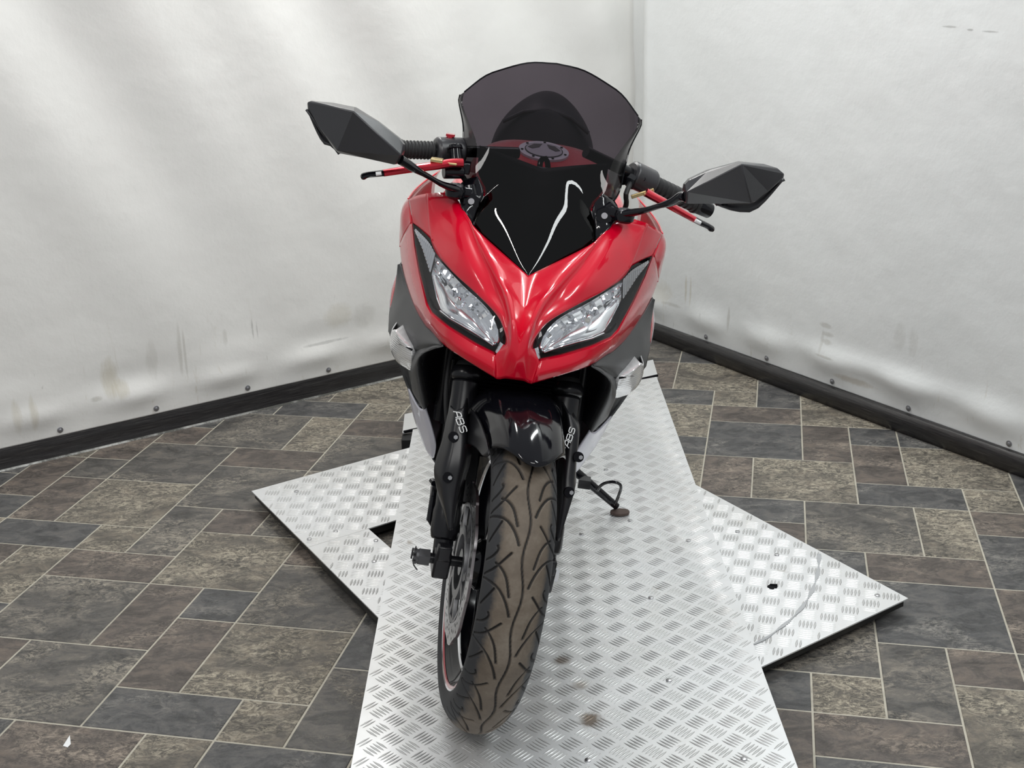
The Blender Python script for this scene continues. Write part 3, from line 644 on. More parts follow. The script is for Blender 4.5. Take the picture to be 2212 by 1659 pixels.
for s in (1, -1):
    f_ = (lambda g: g) if s > 0 else mir
    # black housing: bezel wall dropping from the opening, floor behind
    Ho = np.concatenate([cr(hu, 60), lin(hl, 60)[::-1][1:]]); ring = [Ho * [1, 1, 1] + [-0.004, 0, 0]]
    cen_ = Ho.mean(0)
    for d, k in ((0.020, 0.985), (0.042, 0.95)):
        ring.append(cen_ + (Ho - cen_) * [1, k, k] + [-d, 0, 0])
    Gh = np.stack(ring)
    fl_ = ruled([cen_ + (p - cen_) * [1, .95, .95] for p in hu], [cen_ + (p - cen_) * [1, .95, .95] for p in hl], 40, 8, 0.0, -0.042)
    nA = Gh.shape[0] * Gh.shape[1]
    V_ = np.concatenate([f_(Gh).reshape(-1, 3), f_(fl_).reshape(-1, 3)])
    F1 = grid_faces(Gh.shape[0], Gh.shape[1]); F2 = [tuple(i + nA for i in q) for q in grid_faces(8, 40)]
    hs = mesh('headlight', V_, F1 + F2, LBLK, bike); hs.data.set_sharp_from_angle(angle=math.radians(40))
    # faceted reflector bowl
    Rn, Rk = 25, 13
    R0 = ruled(ru, rl, Rn, Rk, 0.0, 0.0)
    for i in range(Rk):
        for j in range(Rn):
            u = i / (Rk - 1); w = j / (Rn - 1)
            dep = 1 - max(abs(2 * u - 1), abs(2 * w - 1)) ** 3
            step = 0.014 * (((j // 3) % 2) - 0.5) * (1 if u < 0.6 else 0.25) + 0.005 * (((i // 3) % 2) - 0.5) + 0.004 * math.sin(5 * w + 7 * u)
            R0[i, j, 0] += 0.008 - 0.024 * dep + step * dep
    # lower visor of the reflector: smooth shelf
    rf = mesh('reflector', f_(R0).reshape(-1, 3), grid_faces(Rk, Rn), FACET, hs, False)
    sh = ruled([p + np.array([0.004, 0, 0.0]) for p in rl], [p * .45 + q * .55 + np.array([-0.012, 0, 0]) for p, q in zip(ru, rl)], 24, 8, 0.012, 0.0)
    mesh('reflector_shelf', f_(sh).reshape(-1, 3), grid_faces(8, 24), FACET, hs)
    # bright rim strip along the lower edge of the optics
    b = MB(); b.tube(f_(lin(np.array([p + np.array([0.008, 0, -0.002]) for p in rl[:5]]), 24)), 0.0030, 8, flat=0.5); b.tube(f_(cr([p + np.array([0.008, 0, 0.0]) for p in (rl[0], ru[0], ru[1])], 10)), 0.0028, 8); b.build('optic_rim', CHROME, hs)
    # bulb shroud
    c_ = f_(np.mean([ru[3], ru[4], rl[3], rl[4]], 0)); b = MB(); b.tube([c_ + [-0.04, 0, 0], c_ + [-0.005, 0, 0.0], c_ + [0.002, 0, 0]], [0.009, 0.009, 0.005], 18); b.build('bulb_shield', CHROME, hs)
    # ribbed position light strip in the upper corner
    Tn, Tk = 37, 7
    T0 = ruled(tu, tl_, Tn, Tk, 0.0, 0.0)
    for j in range(Tn): T0[:, j, 0] += 0.004 * (j % 3 == 0)
    mesh('position_light', f_(T0 + [0.012, 0, 0]).reshape(-1, 3), grid_faces(Tk, Tn), FACET, hs, False)
    Le = ruled(hu, hl, 40, 10, 0.010, 0.001)
    mesh('lens', f_(Le).reshape(-1, 3), grid_faces(10, 40), CLEAR, hs)
    # clear polished corner of the lens moulding by the beak
    b = MB(); b.tube(f_(np.array([S_((1090, 742), (1158, 752), -0.012), S_((1078, 761), (1166, 777), -0.010)])), [0.006, 0.004], 8); b.build('lens_foot', CHROME, hs)

# ---- screen
wl_ = [[-0.1285, 0, 0.7995], S_((1109, 578), (1188, 579), -0.150), S_((1078, 546), (1232, 557), -0.175), S_((1022, 481), (1288, 526), -0.215), S_((1032, 446), (1284, 480), -0.235), S_((1052, 415), (1281, 453), -0.245), S_((1027, 378), (1309, 410), -0.260), S_((1027, 328), (1320, 345), -0.275), S_((1016, 285), (1345, 312), -0.292), S_((1000, 222), (1380, 275), -0.318), S_((1003, 202), (1379, 247), -0.326)]
wt_ = [[-0.365, 0, None], S_((1120, 140), (1240, 142), -0.365), S_((1060, 161), (1300, 170), -0.358), S_((1032, 175), (1336, 195), -0.350), S_((1003, 202), (1379, 247), -0.326)]
ctr = [P_(1145, 598, -0.128), P_(1152, 500, -0.185), P_(1160, 420, -0.235), P_(1168, 330, -0.285), P_(1175, 230, -0.333), P_(1183, 135, -0.367)]
ctr = [np.array([p[0], 0, p[2]]) for p in ctr]
edge = cr(wl_, 60)
# rows at constant height from centre line to the edge line, then the domed top
nr, nc_ = 46, 15
zc = np.array([p[2] for p in cr(ctr, 120)]); xc = np.array([p[0] for p in cr(ctr, 120)])
topx = cr([[ctr[-1][0], 0, ctr[-1][2]]] + wt_[1:], nc_)
Lo = cr(wl_, nr); rows = []
for i in range(nr):
    t = i / (nr - 1)
    zc_i = zc[0] + (zc[-1] - zc[0]) * t; c_ = np.array([np.interp(zc_i, zc, xc), 0, zc_i]); e_ = Lo[i]
    r_ = []
    for j in range(nc_):
        w = j / (nc_ - 1)
        z_ = c_[2] + (e_[2] - c_[2]) * w ** 1.8
        x_ = c_[0] + (e_[0] - c_[0]) * w ** 2.2
        r_.append([x_ + 0.010 * math.sin(math.pi * w) * math.sin(math.pi * min(1, t * 1.1)), e_[1] * w, z_])
    rows.append(r_)
rows = np.array(rows)
for k in range(1, 9):    # blend the last rows to the domed top edge
    a = ((9 - k) / 9.0) ** 1.5; rows[nr - k] = rows[nr - k] * (1 - a) + (rows[nr - k] + (topx - rows[nr - 1])) * a if k > 1 else topx
Gs = np.concatenate([rows[:, ::-1] * [1, -1, 1], rows[:, 1:]], 1)
scr = surf('windscreen', Gs, SMOKE, bike, 0.0)
# flared side flanges of the screen
f_in = [S_((1052, 415), (1281, 453), -0.245), S_((1028, 378), (1309, 410), -0.258), S_((1027, 328), (1320, 345), -0.274), S_((1017, 285), (1345, 312), -0.291), S_((1002, 228), (1378, 277), -0.316), S_((1003, 202), (1379, 247), -0.326)]
f_out = [S_((1012, 392), (1332, 440), -0.300), S_((1000, 376), (1345, 400), -0.315), S_((1003, 322), (1358, 345), -0.325), S_((1007, 279), (1370, 312), -0.335), S_((994.5, 222), (1387.5, 272), -0.333), S_((995, 206), (1387.5, 258), -0.328)]
half('screen_flange', loft([f_in, [(a + b) / 2 + np.array([0.006, 0, 0]) for a, b in zip(f_in, f_out)], f_out], 20, 4), SMOKE2, scr, thick=0)
rimm = MB(); tp = np.concatenate([topx[::-1] * [1, -1, 1], topx[1:]]); rimm.tube(tp, 0.0016, 6)
for s in (1, -1): rimm.tube([p * [1, s, 1] for p in cr(f_out, 16)] , 0.0014, 6)
rimm.build('screen_edge', GLOSS, scr)
# black panel inside the lower part of the screen, with the side trims that carry the mirrors
inn = [[p + np.array([-0.018, 0, 0.0]) for p in cr([[q[0], q[1] * f, q[2]] for q in (wl_[0], wl_[1], wl_[2], wl_[3], wl_[4], wl_[5], wl_[6], wl_[7])], 24)] for f in (0.97,)][0]
ci = [np.array([np.interp(p[2], zc, xc) - 0.022, 0, p[2]]) for p in inn]
for i_, p in enumerate(ci): p[2] = 0.800 + (0.962 - 0.800) * i_ / 23
mi_ = [(a + b) / 2 + np.array([0.008, 0, 0.002]) for a, b in zip(ci, inn)]
G = loft([ci, mi_, inn], 24, 6); surf('inner_panel', np.concatenate([mir(G)[::-1][:-1], G], 0), DEEP, bike, 0.003)
tr_in = [S_((1022, 481), (1288, 526), -0.213), S_((1032, 446), (1284, 480), -0.232), S_((1050, 415), (1283, 453), -0.243), S_((1034, 385), (1305, 415), -0.258)]
tr_out = [S_((1003, 452), (1325, 488), -0.222), S_((1000, 436), (1338, 468), -0.240), S_((1000, 412), (1345, 444), -0.255), S_((1016, 392), (1330, 425), -0.275)]
half('mirror_mount_panel', loft([tr_in, [(a + b) / 2 + np.array([0.006, 0, 0]) for a, b in zip(tr_in, tr_out)], tr_out], 14, 5), GLOSS, bike, angle=40)
# ---- grey and white side fairings (one each side)
mouth = [S_((961, 744), (1279, 787), -0.088), S_((934, 751), (1300, 801), -0.105), S_((910, 767), (1318, 822), -0.130), S_((906, 786), (1321, 843), -0.155), S_((909, 815), (1309, 873), -0.185), S_((911.5, 852), (1291, 900), -0.215), S_((917, 881), (1274, 929), -0.240)]
redge = [S_((961, 743), (1280, 786), -0.090), S_((934, 713), (1312, 765), -0.148), S_((920, 697), (1328, 759), -0.180), S_((899, 659), (1360, 723), -0.250), S_((877, 605), (1388, 687), -0.335), S_((868, 570), (1411, 645), -0.380)]
outer = [S_((868, 572), (1412, 645), -0.385), S_((853, 620), (1412, 680), -0.42), S_((842, 684), (1408, 720), -0.40), S_((840.5, 708), (1402, 756), -0.36), S_((848, 745), (1392, 795), -0.32), S_((868, 799), (1365, 840), -0.31), S_((885, 849), (1335, 880), -0.32), S_((897, 873), (1300, 921), -0.30), S_((912, 880), (1276, 929), -0.270)]
def ins(a, b, t, d=(0, 0, 0)): return np.array(a) * (1 - t) + np.array(b) * t + np.array(d)
# cheek between the red edge and the outer silhouette
Ra = cr(redge, 30); La = cr([mouth[0]] + [ins(redge[1], outer[4], .55), ins(redge[2], outer[4], .6), ins(redge[3], outer[3], .62), ins(redge[4], outer[2], .5), ins(redge[5], outer[0], .3)], 30)
Oa = cr([mouth[0], S_((905, 755), (1322, 815), -0.175), S_((872, 745), (1352, 800), -0.235), S_((845, 735), (1396, 785), -0.330), outer[3], outer[2], outer[1], outer[0]], 30)
Ma = (Ra + Oa) / 2 + [0.006, 0.004, 0]
half('side_fairing', loft([Ra, Ma, Oa], 30, 6), GREYP, bike, angle=60)
# scoop lip from the mouth edge out to the silhouette below the turn signal
Mo = cr(mouth, 30); Oo = cr([mouth[0], S_((905, 755), (1322, 815), -0.175), S_((893, 790), (1333, 850), -0.205), S_((894, 820), (1325, 872), -0.240), S_((893, 850), (1312, 897), -0.275), outer[8], ], 30)
lipm = (Mo + Oo) / 2 + [0.010, 0, 0]
half('intake_surround', loft([Mo + [-0.03, -0.004, 0], Mo, lipm, Oo], 30, 5), GREYP, bike, angle=60)
Ob = cr([S_((872, 745), (1352, 800), -0.235), S_((848, 745), (1392, 795), -0.32), S_((868, 799), (1365, 840), -0.31), S_((885, 849), (1335, 880), -0.32), S_((897, 873), (1300, 921), -0.30), outer[8]], 30)
Oi = cr([S_((905, 755), (1322, 815), -0.175), S_((893, 790), (1333, 850), -0.225), S_((894, 820), (1325, 872), -0.255), S_((893, 850), (1312, 897), -0.285), S_((902, 868), (1292, 915), -0.280), outer[8]], 30)
half('signal_recess', loft([Oi, (Oi + Ob) / 2 + [-0.022, 0, 0], Ob], 30, 5), GREYP, bike, angle=60)
# flank running back
def sweep(line, steps): return [[np.array(p) + np.array([dx, dy * p[1], 0]) for p in line] for dx, dy in steps]
flk = sweep(outer[:8], ((0, 0), (-0.10, -0.01), (-0.24, -0.06), (-0.42, -0.20), (-0.55, -0.30)))
half('flank_panel', loft(flk, 26, 4), GREYP, bike, angle=60)
# red and white graphic on the flank
dec = [S_((867, 585), (1411, 656), -0.392), S_((852, 622), (1412, 690), -0.418), S_((846, 660), (1407, 722), -0.408), S_((846.5, 674), (1404, 738), -0.402)]
dei = [S_((866, 600), (1404, 680), -0.385), S_((859, 640), (1400, 712), -0.390), S_((857, 665), (1396, 735), -0.388), S_((857.5, 680), (1392, 749), -0.385)]
dec = [p + np.array([0.004, 0.003, 0]) for p in dec]; dei = [p + np.array([0.010, 0.002, 0]) for p in dei]
half('graphic_border', loft([dei, dec], 16, 3), WHITEP, bike, thick=0.001)
d2 = [ins(a, b, .22, (0.0016, 0.0008, 0)) for a, b in zip(dei, dec)]; d3 = [ins(a, b, .78, (0.0016, 0.0008, 0)) for a, b in zip(dei, dec)]
half('red_graphic', loft([cr(d2, 16)[1:-1], cr(d3, 16)[1:-1]], 14, 3), RED, bike, thick=0.001)
# white lower cowl
wo = [S_((886, 850), (1334, 880), -0.322), S_((899.6, 910), (1300, 945), -0.335), S_((915, 955), (1278, 975), -0.345), S_((931, 990), (1262, 1000), -0.352), S_((949, 1011), (1250, 1013), -0.350)]
wm = [S_((905, 882), (1290, 929), -0.285), S_((921, 925), (1276, 955), -0.300), S_((934, 960), (1262, 980), -0.315), S_((945, 990), (1253, 1000), -0.332), S_((950, 1010), (1249, 1012), -0.345)]
wi = [S_((922, 882), (1276, 930), -0.262), S_((940, 935), (1256, 962), -0.285), S_((953, 972), (1248, 985), -0.305), S_((955, 992), (1246, 1000), -0.325), S_((953, 1008), (1247, 1012), -0.345)]
half('lower_cowl', loft([wi, wm, wo], 22, 5), WHITEP, bike, angle=20)
fl2 = sweep(wo, ((0, 0), (-0.15, -0.02), (-0.32, -0.10), (-0.48, -0.25)))
half('lower_flank', loft(fl2, 18, 4), WHITEP, bike, angle=40)
bel = sweep([wo[-1], wo[-1] * [1, .7, 1] + [0, 0, -.05], wo[-1] * [1, .25, 1] + [-.02, 0, -.075], wo[-1] * [1, 0, 1] + [-.02, 0, -.08]], ((0, 0), (-0.2, -0.02), (-0.45, -0.2)))
half('belly_pan', loft(bel, 12, 4), MATTE, bike, angle=40)
# ---- turn signals
SIGW = mat('signal_lens', (0.86, 0.87, 0.88), 0.10, 0.35, 0.8)
v = mapped(SIGW, (1, 1, 1)); w_ = N(SIGW, 'ShaderNodeTexWave'); w_.inputs['Scale'].default_value = 60; w_.bands_direction = 'Z'; LK(SIGW, v, w_.inputs[0]); bump(SIGW, w_.outputs['Fac'], 0.30, 0.001)
sa = [S_((849, 712), (1391, 785), -0.255), S_((845, 735), (1391, 806), -0.268), S_((850, 762), (1385, 826), -0.268), S_((862, 785), (1362, 848), -0.262), S_((884, 798), (1326, 859), -0.248)]
sb = [S_((856, 712), (1388, 784), -0.225), S_((866, 735), (1376, 806), -0.212), S_((874, 758), (1362, 822), -0.208), S_((880, 778), (1346, 840), -0.212), S_((888, 797), (1324, 857), -0.235)]
sc = [S_((858, 713), (1386, 785), -0.220), S_((877, 737), (1362, 803), -0.196), S_((893, 753), (1334, 818), -0.190), S_((891, 775), (1328, 838), -0.200), S_((890, 796), (1322, 857), -0.228)]
sd = [p + np.array([-0.05, -0.012, 0.0]) for p in sc]; se = [p + np.array([-0.045, -0.004, 0.004]) for p in sa]
for s in (1, -1):
    f_ = (lambda g: g) if s > 0 else mir
    hsg = surf('turn_signal', f_(loft([se, [(a + b) / 2 + np.array([-0.03, 0, 0]) for a, b in zip(sd, se)], sd], 12, 4)), MATTE, bike, 0.003)
    surf('signal_lens', f_(loft([se, sa, sb, sc, sd], 18, 4)), SIGW, hsg, 0.002)
    dv = [S_((852, 745), (1384, 806), -0.255), S_((870, 746), (1362, 808), -0.205), S_((889, 752), (1336, 818), -0.188)]
    b = MB(); b.tube(f_(cr([p + np.array([0.003, 0, 0]) for p in dv], 10)), 0.0022, 6); b.build('signal_divider', GLOSS, hsg)

# ---- radiator with cooling fins, ducts
b = MB(); b.box((-0.285, 0, 0.57), (0.02, 0.26, 0.25)); 
for k in range(34): b.box((-0.272, 0, 0.432 + k * 0.0078), (0.012, 0.24, 0.0016))
b.cur = 0; rad = b.build('radiator', DEEP, bike, False)
for s in (-1, 1): b = MB(); b.tube([(-0.285, s * 0.134, 0.45), (-0.285, s * 0.134, 0.70)], 0.012, 12); b.build('radiator_tank', BLACK, rad)
duct = [[p + np.array([dx, dy, 0]) for p in mouth] for dx, dy in ((-0.02, -0.002), (-0.10, -0.035), (-0.18, -0.055))]
half('intake_duct', loft(duct, 20, 3), DEEP, bike)
half('nose_liner', loft([[(-0.03, 0, 0.664), (-0.12, 0, 0.70), (-0.26, 0, 0.735)], [(-0.05, 0.07, 0.675), (-0.13, 0.09, 0.71), (-0.26, 0.09, 0.735)], [(-0.11, 0.15, 0.70), (-0.17, 0.17, 0.72), (-0.28, 0.17, 0.74)]], 12, 4), DEEP, bike)
# ---- engine, frame, exhaust headers
b = MB(); b.box((-0.52, 0, 0.43), (0.34, 0.26, 0.26)); b.box((-0.44, 0, 0.62), (0.20, 0.24, 0.16), None, 0.85)
for k in range(7): b.box((-0.44, 0, 0.55 + 0.02 * k), (0.215, 0.256, 0.005))
for s in (-1, 1): b.cyl((-0.62, s * 0.11, 0.40), (-0.62, s * 0.165, 0.40), 0.085, 28, 0.075)
b.build('engine', BLACK, bike, True, 35, None, 0.006)
b = MB()
for s in (-1, 1):
    b.tube(cr([(-0.27, s * 0.045, 0.90), (-0.42, s * 0.13, 0.84), (-0.62, s * 0.145, 0.72), (-0.86, s * 0.12, 0.52), (-0.90, s * 0.11, 0.38)], 20), 0.019, 12)
    b.tube(cr([(-0.29, s * 0.04, 0.80), (-0.36, s * 0.12, 0.68), (-0.44, s * 0.14, 0.56)], 12), 0.015, 12)
    b.tube(cr([(-0.90, s * 0.11, 0.50), (-1.15, s * 0.11, 0.68), (-1.55, s * 0.09, 0.83)], 12), 0.014, 10)
b.tube([(-0.245, 0, 0.78), (-0.315, 0, 0.92)], 0.036, 20)
b.build('frame', BLACK, bike)
b = MB()
for s in (-1, 1): b.tube(cr([(-0.34, s * 0.05, 0.60), (-0.30, s * 0.055, 0.50), (-0.32, s * 0.04, 0.34), (-0.45, s * 0.02, 0.25), (-0.70, -0.03, 0.24)], 24), 0.017, 14)
b.tube(cr([(-0.68, -0.03, 0.24), (-0.95, -0.13, 0.28), (-1.10, -0.17, 0.36)], 14), 0.022, 14)
b.build('exhaust_header', STEEL, bike)
b = MB(); b.tube(cr([(-1.08, -0.17, 0.36), (-1.16, -0.175, 0.39), (-1.50, -0.18, 0.52), (-1.54, -0.18, 0.535)], 12), [0.03] + [0.05] * 9 + [0.045, 0.03], 22, flat=1.2); b.build('silencer', BLACK, bike)
# hoses and white connector glimpsed beside the fork
for s in (-1, 1): b = MB(); b.tube(cr([(-0.22, s * 0.118, 0.60), (-0.24, s * 0.118, 0.50), (-0.29, s * 0.10, 0.40)], 12), 0.0045, 8); b.build('drain_hose', MATTE, bike)

# ---- tank, cap, seat, tail
tr = []
for x, w, z0, z1, sh_ in [(-0.47, 0.075, 0.84, 0.888, .6), (-0.51, 0.105, 0.83, 0.924, .7), (-0.56, 0.130, 0.82, 0.938, .8), (-0.62, 0.150, 0.81, 0.951, .8), (-0.68, 0.160, 0.80, 0.955, .8), (-0.76, 0.155, 0.79, 0.935, .8), (-0.84, 0.125, 0.77, 0.885, .7), (-0.90, 0.085, 0.76, 0.815, .7)]:
    r_ = []
    for t in np.linspace(0, math.pi, 33):
        cx_, sx_ = math.cos(t), math.sin(t); r_.append((x, w * (abs(cx_) ** 0.62) * (1 if cx_ > 0 else -1), z0 + (z1 - z0) * sx_ ** 0.62))
    tr.append(r_)
tk = surf('fuel_tank', loft(tr, 41, 4), RED, bike, 0.003, angle=0)
# tank side wings that run down to the fairing
half('tank_side', loft([[(-0.46, 0.135, 0.875), (-0.56, 0.165, 0.885), (-0.72, 0.165, 0.87)], [(-0.46, 0.19, 0.84), (-0.56, 0.20, 0.83), (-0.72, 0.19, 0.80)], [(-0.44, 0.225, 0.78), (-0.58, 0.215, 0.75), (-0.74, 0.185, 0.70)]], 14, 4), RED, bike, angle=0)
cc = P_(1178, 326, -0.60); cz = 0.9475; cc = np.array([-0.600, 0.0, cz])
tl = math.radians(9); cr_ = np.array([[math.cos(tl), 0, math.sin(tl)], [0, 1, 0], [-math.sin(tl), 0, math.cos(tl)]]).T
def capp(x, y, z): return cc + cr_.T @ np.array([x, y, z]) if False else cc + np.array([x, y, z - x * 0.20])
b = MB()
def ringm(b, r0, r1, z0, z1, n=48, base=capp):
    V = [base(r * math.cos(a), r * math.sin(a), z) for (r, z) in ((r0, z0), (r0, z1), (r1, z1), (r1, z0)) for a in np.linspace(0, 2 * math.pi, n, endpoint=False)]
    b.add(V, [(k * n + j, k * n + (j + 1) % n, ((k + 1) % 4) * n + (j + 1) % n, ((k + 1) % 4) * n + j) for k in range(4) for j in range(n)])
ringm(b, 0.0, 0.0525, -0.012, 0.004); cap = b.build('fuel_cap', SILVERC, tk, True, 30)
b = MB(); ringm(b, 0.0385, 0.0400, 0.002, 0.0052); 
for k in range(7):
    a = 2 * math.pi * (k + .5) / 7; b.cyl(capp(0.0462 * math.cos(a), 0.0462 * math.sin(a), 0.003), capp(0.0462 * math.cos(a), 0.0462 * math.sin(a), 0.0062), 0.0028, 12)
b.build('cap_bolts', GLOSS, tk)
b = MB(); ringm(b, 0.0, 0.0378, 0.003, 0.0058); b.build('cap_flap', mat('cap_grey', (0.50, 0.50, 0.54), 0.4, 0.1), tk, True, 30)
b = MB()
for s in (-1, 1):
    q = [(-0.030, s * 0.005), (-0.025, s * 0.022), (-0.004, s * 0.034), (0.003, s * 0.024), (-0.010, s * 0.010)]
    n = len(q); b.add([capp(x, y, 0.0066) for x, y in q] + [capp(x, y, 0.0050) for x, y in q], [tuple(range(n))] + [(i, i + n, (i + 1) % n + n, (i + 1) % n) for i in range(n)])
b.build('cap_print', LBLK, tk, False)
# key hanging from the ignition
b = MB(); k0 = np.array([-0.43, -0.004, 0.950]); b.tube(cr([k0 + [0, 0.004, -.035], k0 + [0, 0, -.012], k0 + [-0.004, 0.0, 0.006], k0 + [-0.004, 0.008, 0.012], k0 + [0.0, 0.014, 0.002], k0 + [0.004, 0.018, -0.018]], 14), 0.0055, 8, flat=0.5); b.build('ignition_key', DEEP, bike)
# rider seat, and the tall pad of the passenger seat behind
st = []
for x, w, z0, z1 in [(-0.86, 0.075, 0.74, 0.80), (-0.90, 0.10, 0.735, 0.798), (-1.00, 0.135, 0.73, 0.788), (-1.10, 0.145, 0.73, 0.800), (-1.17, 0.135, 0.74, 0.84)]:
    st.append([(x, w * (abs(math.cos(t)) ** .5) * (1 if math.cos(t) > 0 else -1), z0 + (z1 - z0) * math.sin(t) ** .6) for t in np.linspace(0, math.pi, 25)])
surf('rider_seat', loft(st, 31, 4), SEATM, bike, 0.004, angle=0)
# ---- passenger seat and tail
ps = []
for x, w, z0, z1 in [(-1.12, 0.105, 0.80, 0.875), (-1.145, 0.122, 0.81, 0.945), (-1.17, 0.124, 0.83, 0.975), (-1.25, 0.120, 0.85, 0.996), (-1.36, 0.095, 0.87, 0.990), (-1.48, 0.070, 0.89, 0.975)]:
    ps.append([(x, w * (1.06 - 0.30 * math.sin(t) ** 2) * (abs(math.cos(t)) ** .85) * (1 if math.cos(t) > 0 else -1), z0 + (z1 - z0) * math.sin(t) ** .95) for t in np.linspace(0, math.pi, 29)])
surf('passenger_seat', loft(ps, 35, 4), SEATM, bike, 0.004, angle=0)
b = MB(); b.tube([np.array([x, y, z]) for x, y, z in ((-1.15, -0.108, 0.925), (-1.155, -0.06, 0.955), (-1.16, 0, 0.966), (-1.155, 0.06, 0.955), (-1.15, 0.108, 0.925))], 0.005, 8); b.build('seat_piping', SEATM, bike)
tlp = []
for x, w, z0, z1 in [(-1.00, 0.11, 0.70, 0.79), (-1.15, 0.115, 0.76, 0.86), (-1.35, 0.10, 0.80, 0.88), (-1.55, 0.07, 0.83, 0.91), (-1.68, 0.035, 0.87, 0.925)]:
    tlp.append([(x, w * math.copysign(abs(math.cos(t)) ** .6, math.cos(t)), (z0 + z1) / 2 + (z1 - z0) / 2 * math.copysign(abs(math.sin(t)) ** .6, math.sin(t))) for t in np.linspace(0, 2 * math.pi, 33)])
surf('tail_fairing', loft(tlp, 41, 4), RED, bike, 0.002, angle=0)

# ---- wheels
def revolve(prof, n, cx=0.0, cz=0.293, dy=0.0):
    th = np.linspace(0, 2 * math.pi, n, endpoint=False); prof = np.array(prof)
    V = np.zeros((len(prof), n, 3))
    for i, (y, r) in enumerate(prof): V[i, :, 0] = cx + r * np.cos(th); V[i, :, 1] = y + dy; V[i, :, 2] = cz + r * np.sin(th)
    return V
def closed(prof, n, **kw):
    V = revolve(prof, n, **kw); k = len(prof)
    return V.reshape(-1, 3), [(i * n + j, i * n + (j + 1) % n, ((i + 1) % k) * n + (j + 1) % n, ((i + 1) % k) * n + j) for i in range(k) for j in range(n)]
# tyre rubber: dusty tan crown, darker shoulders
TYRE = mat('tyre_rubber', (0.02, 0.02, 0.021), 0.62)
sp = N(TYRE, 'ShaderNodeSeparateXYZ'); LK(TYRE, coord(TYRE), sp.inputs[0])
ay = mth(TYRE, 'ABSOLUTE', sp.outputs[1]); big = noise(TYRE, coord(TYRE), 9, 5, 0.7, 0.3); sm = noise(TYRE, mapped(TYRE, (1, .6, 1)), 60, 5, 0.7)
k = N(TYRE, 'ShaderNodeMapRange'); LK(TYRE, mth(TYRE, 'ADD', ay, mth(TYRE, 'MULTIPLY', mth(TYRE, 'SUBTRACT', sm, 0.5), 0.022)), k.inputs[0]); k.inputs[1].default_value = 0.0430; k.inputs[2].default_value = 0.0335
dust = ramp(TYRE, mth(TYRE, 'ADD', mth(TYRE, 'MULTIPLY', big, 0.7), mth(TYRE, 'MULTIPLY', sm, 0.3)), [(0.3, (0.085, 0.066, 0.050)), (0.5, (0.135, 0.108, 0.082)), (0.7, (0.21, 0.18, 0.145))])
gv = N(TYRE, 'ShaderNodeAttribute', attribute_name='groove')
cc2 = mixc(TYRE, k.outputs[0], (0.030, 0.031, 0.034), dust)
cc2 = mixc(TYRE, gv.outputs['Fac'], cc2, (0.012, 0.011, 0.011))
LK(TYRE, cc2, BS(TYRE).inputs['Base Color']); bump(TYRE, sm, 0.25, 0.001)
TP = np.array([(-0.045, .2180), (-0.053, .230), (-0.0555, .243), (-0.052, .258), (-0.042, .273), (-0.030, .284), (-0.015, .291), (0, .293)])
TP = np.vstack([TP, (TP[:-1] * [-1, 1])[::-1]])
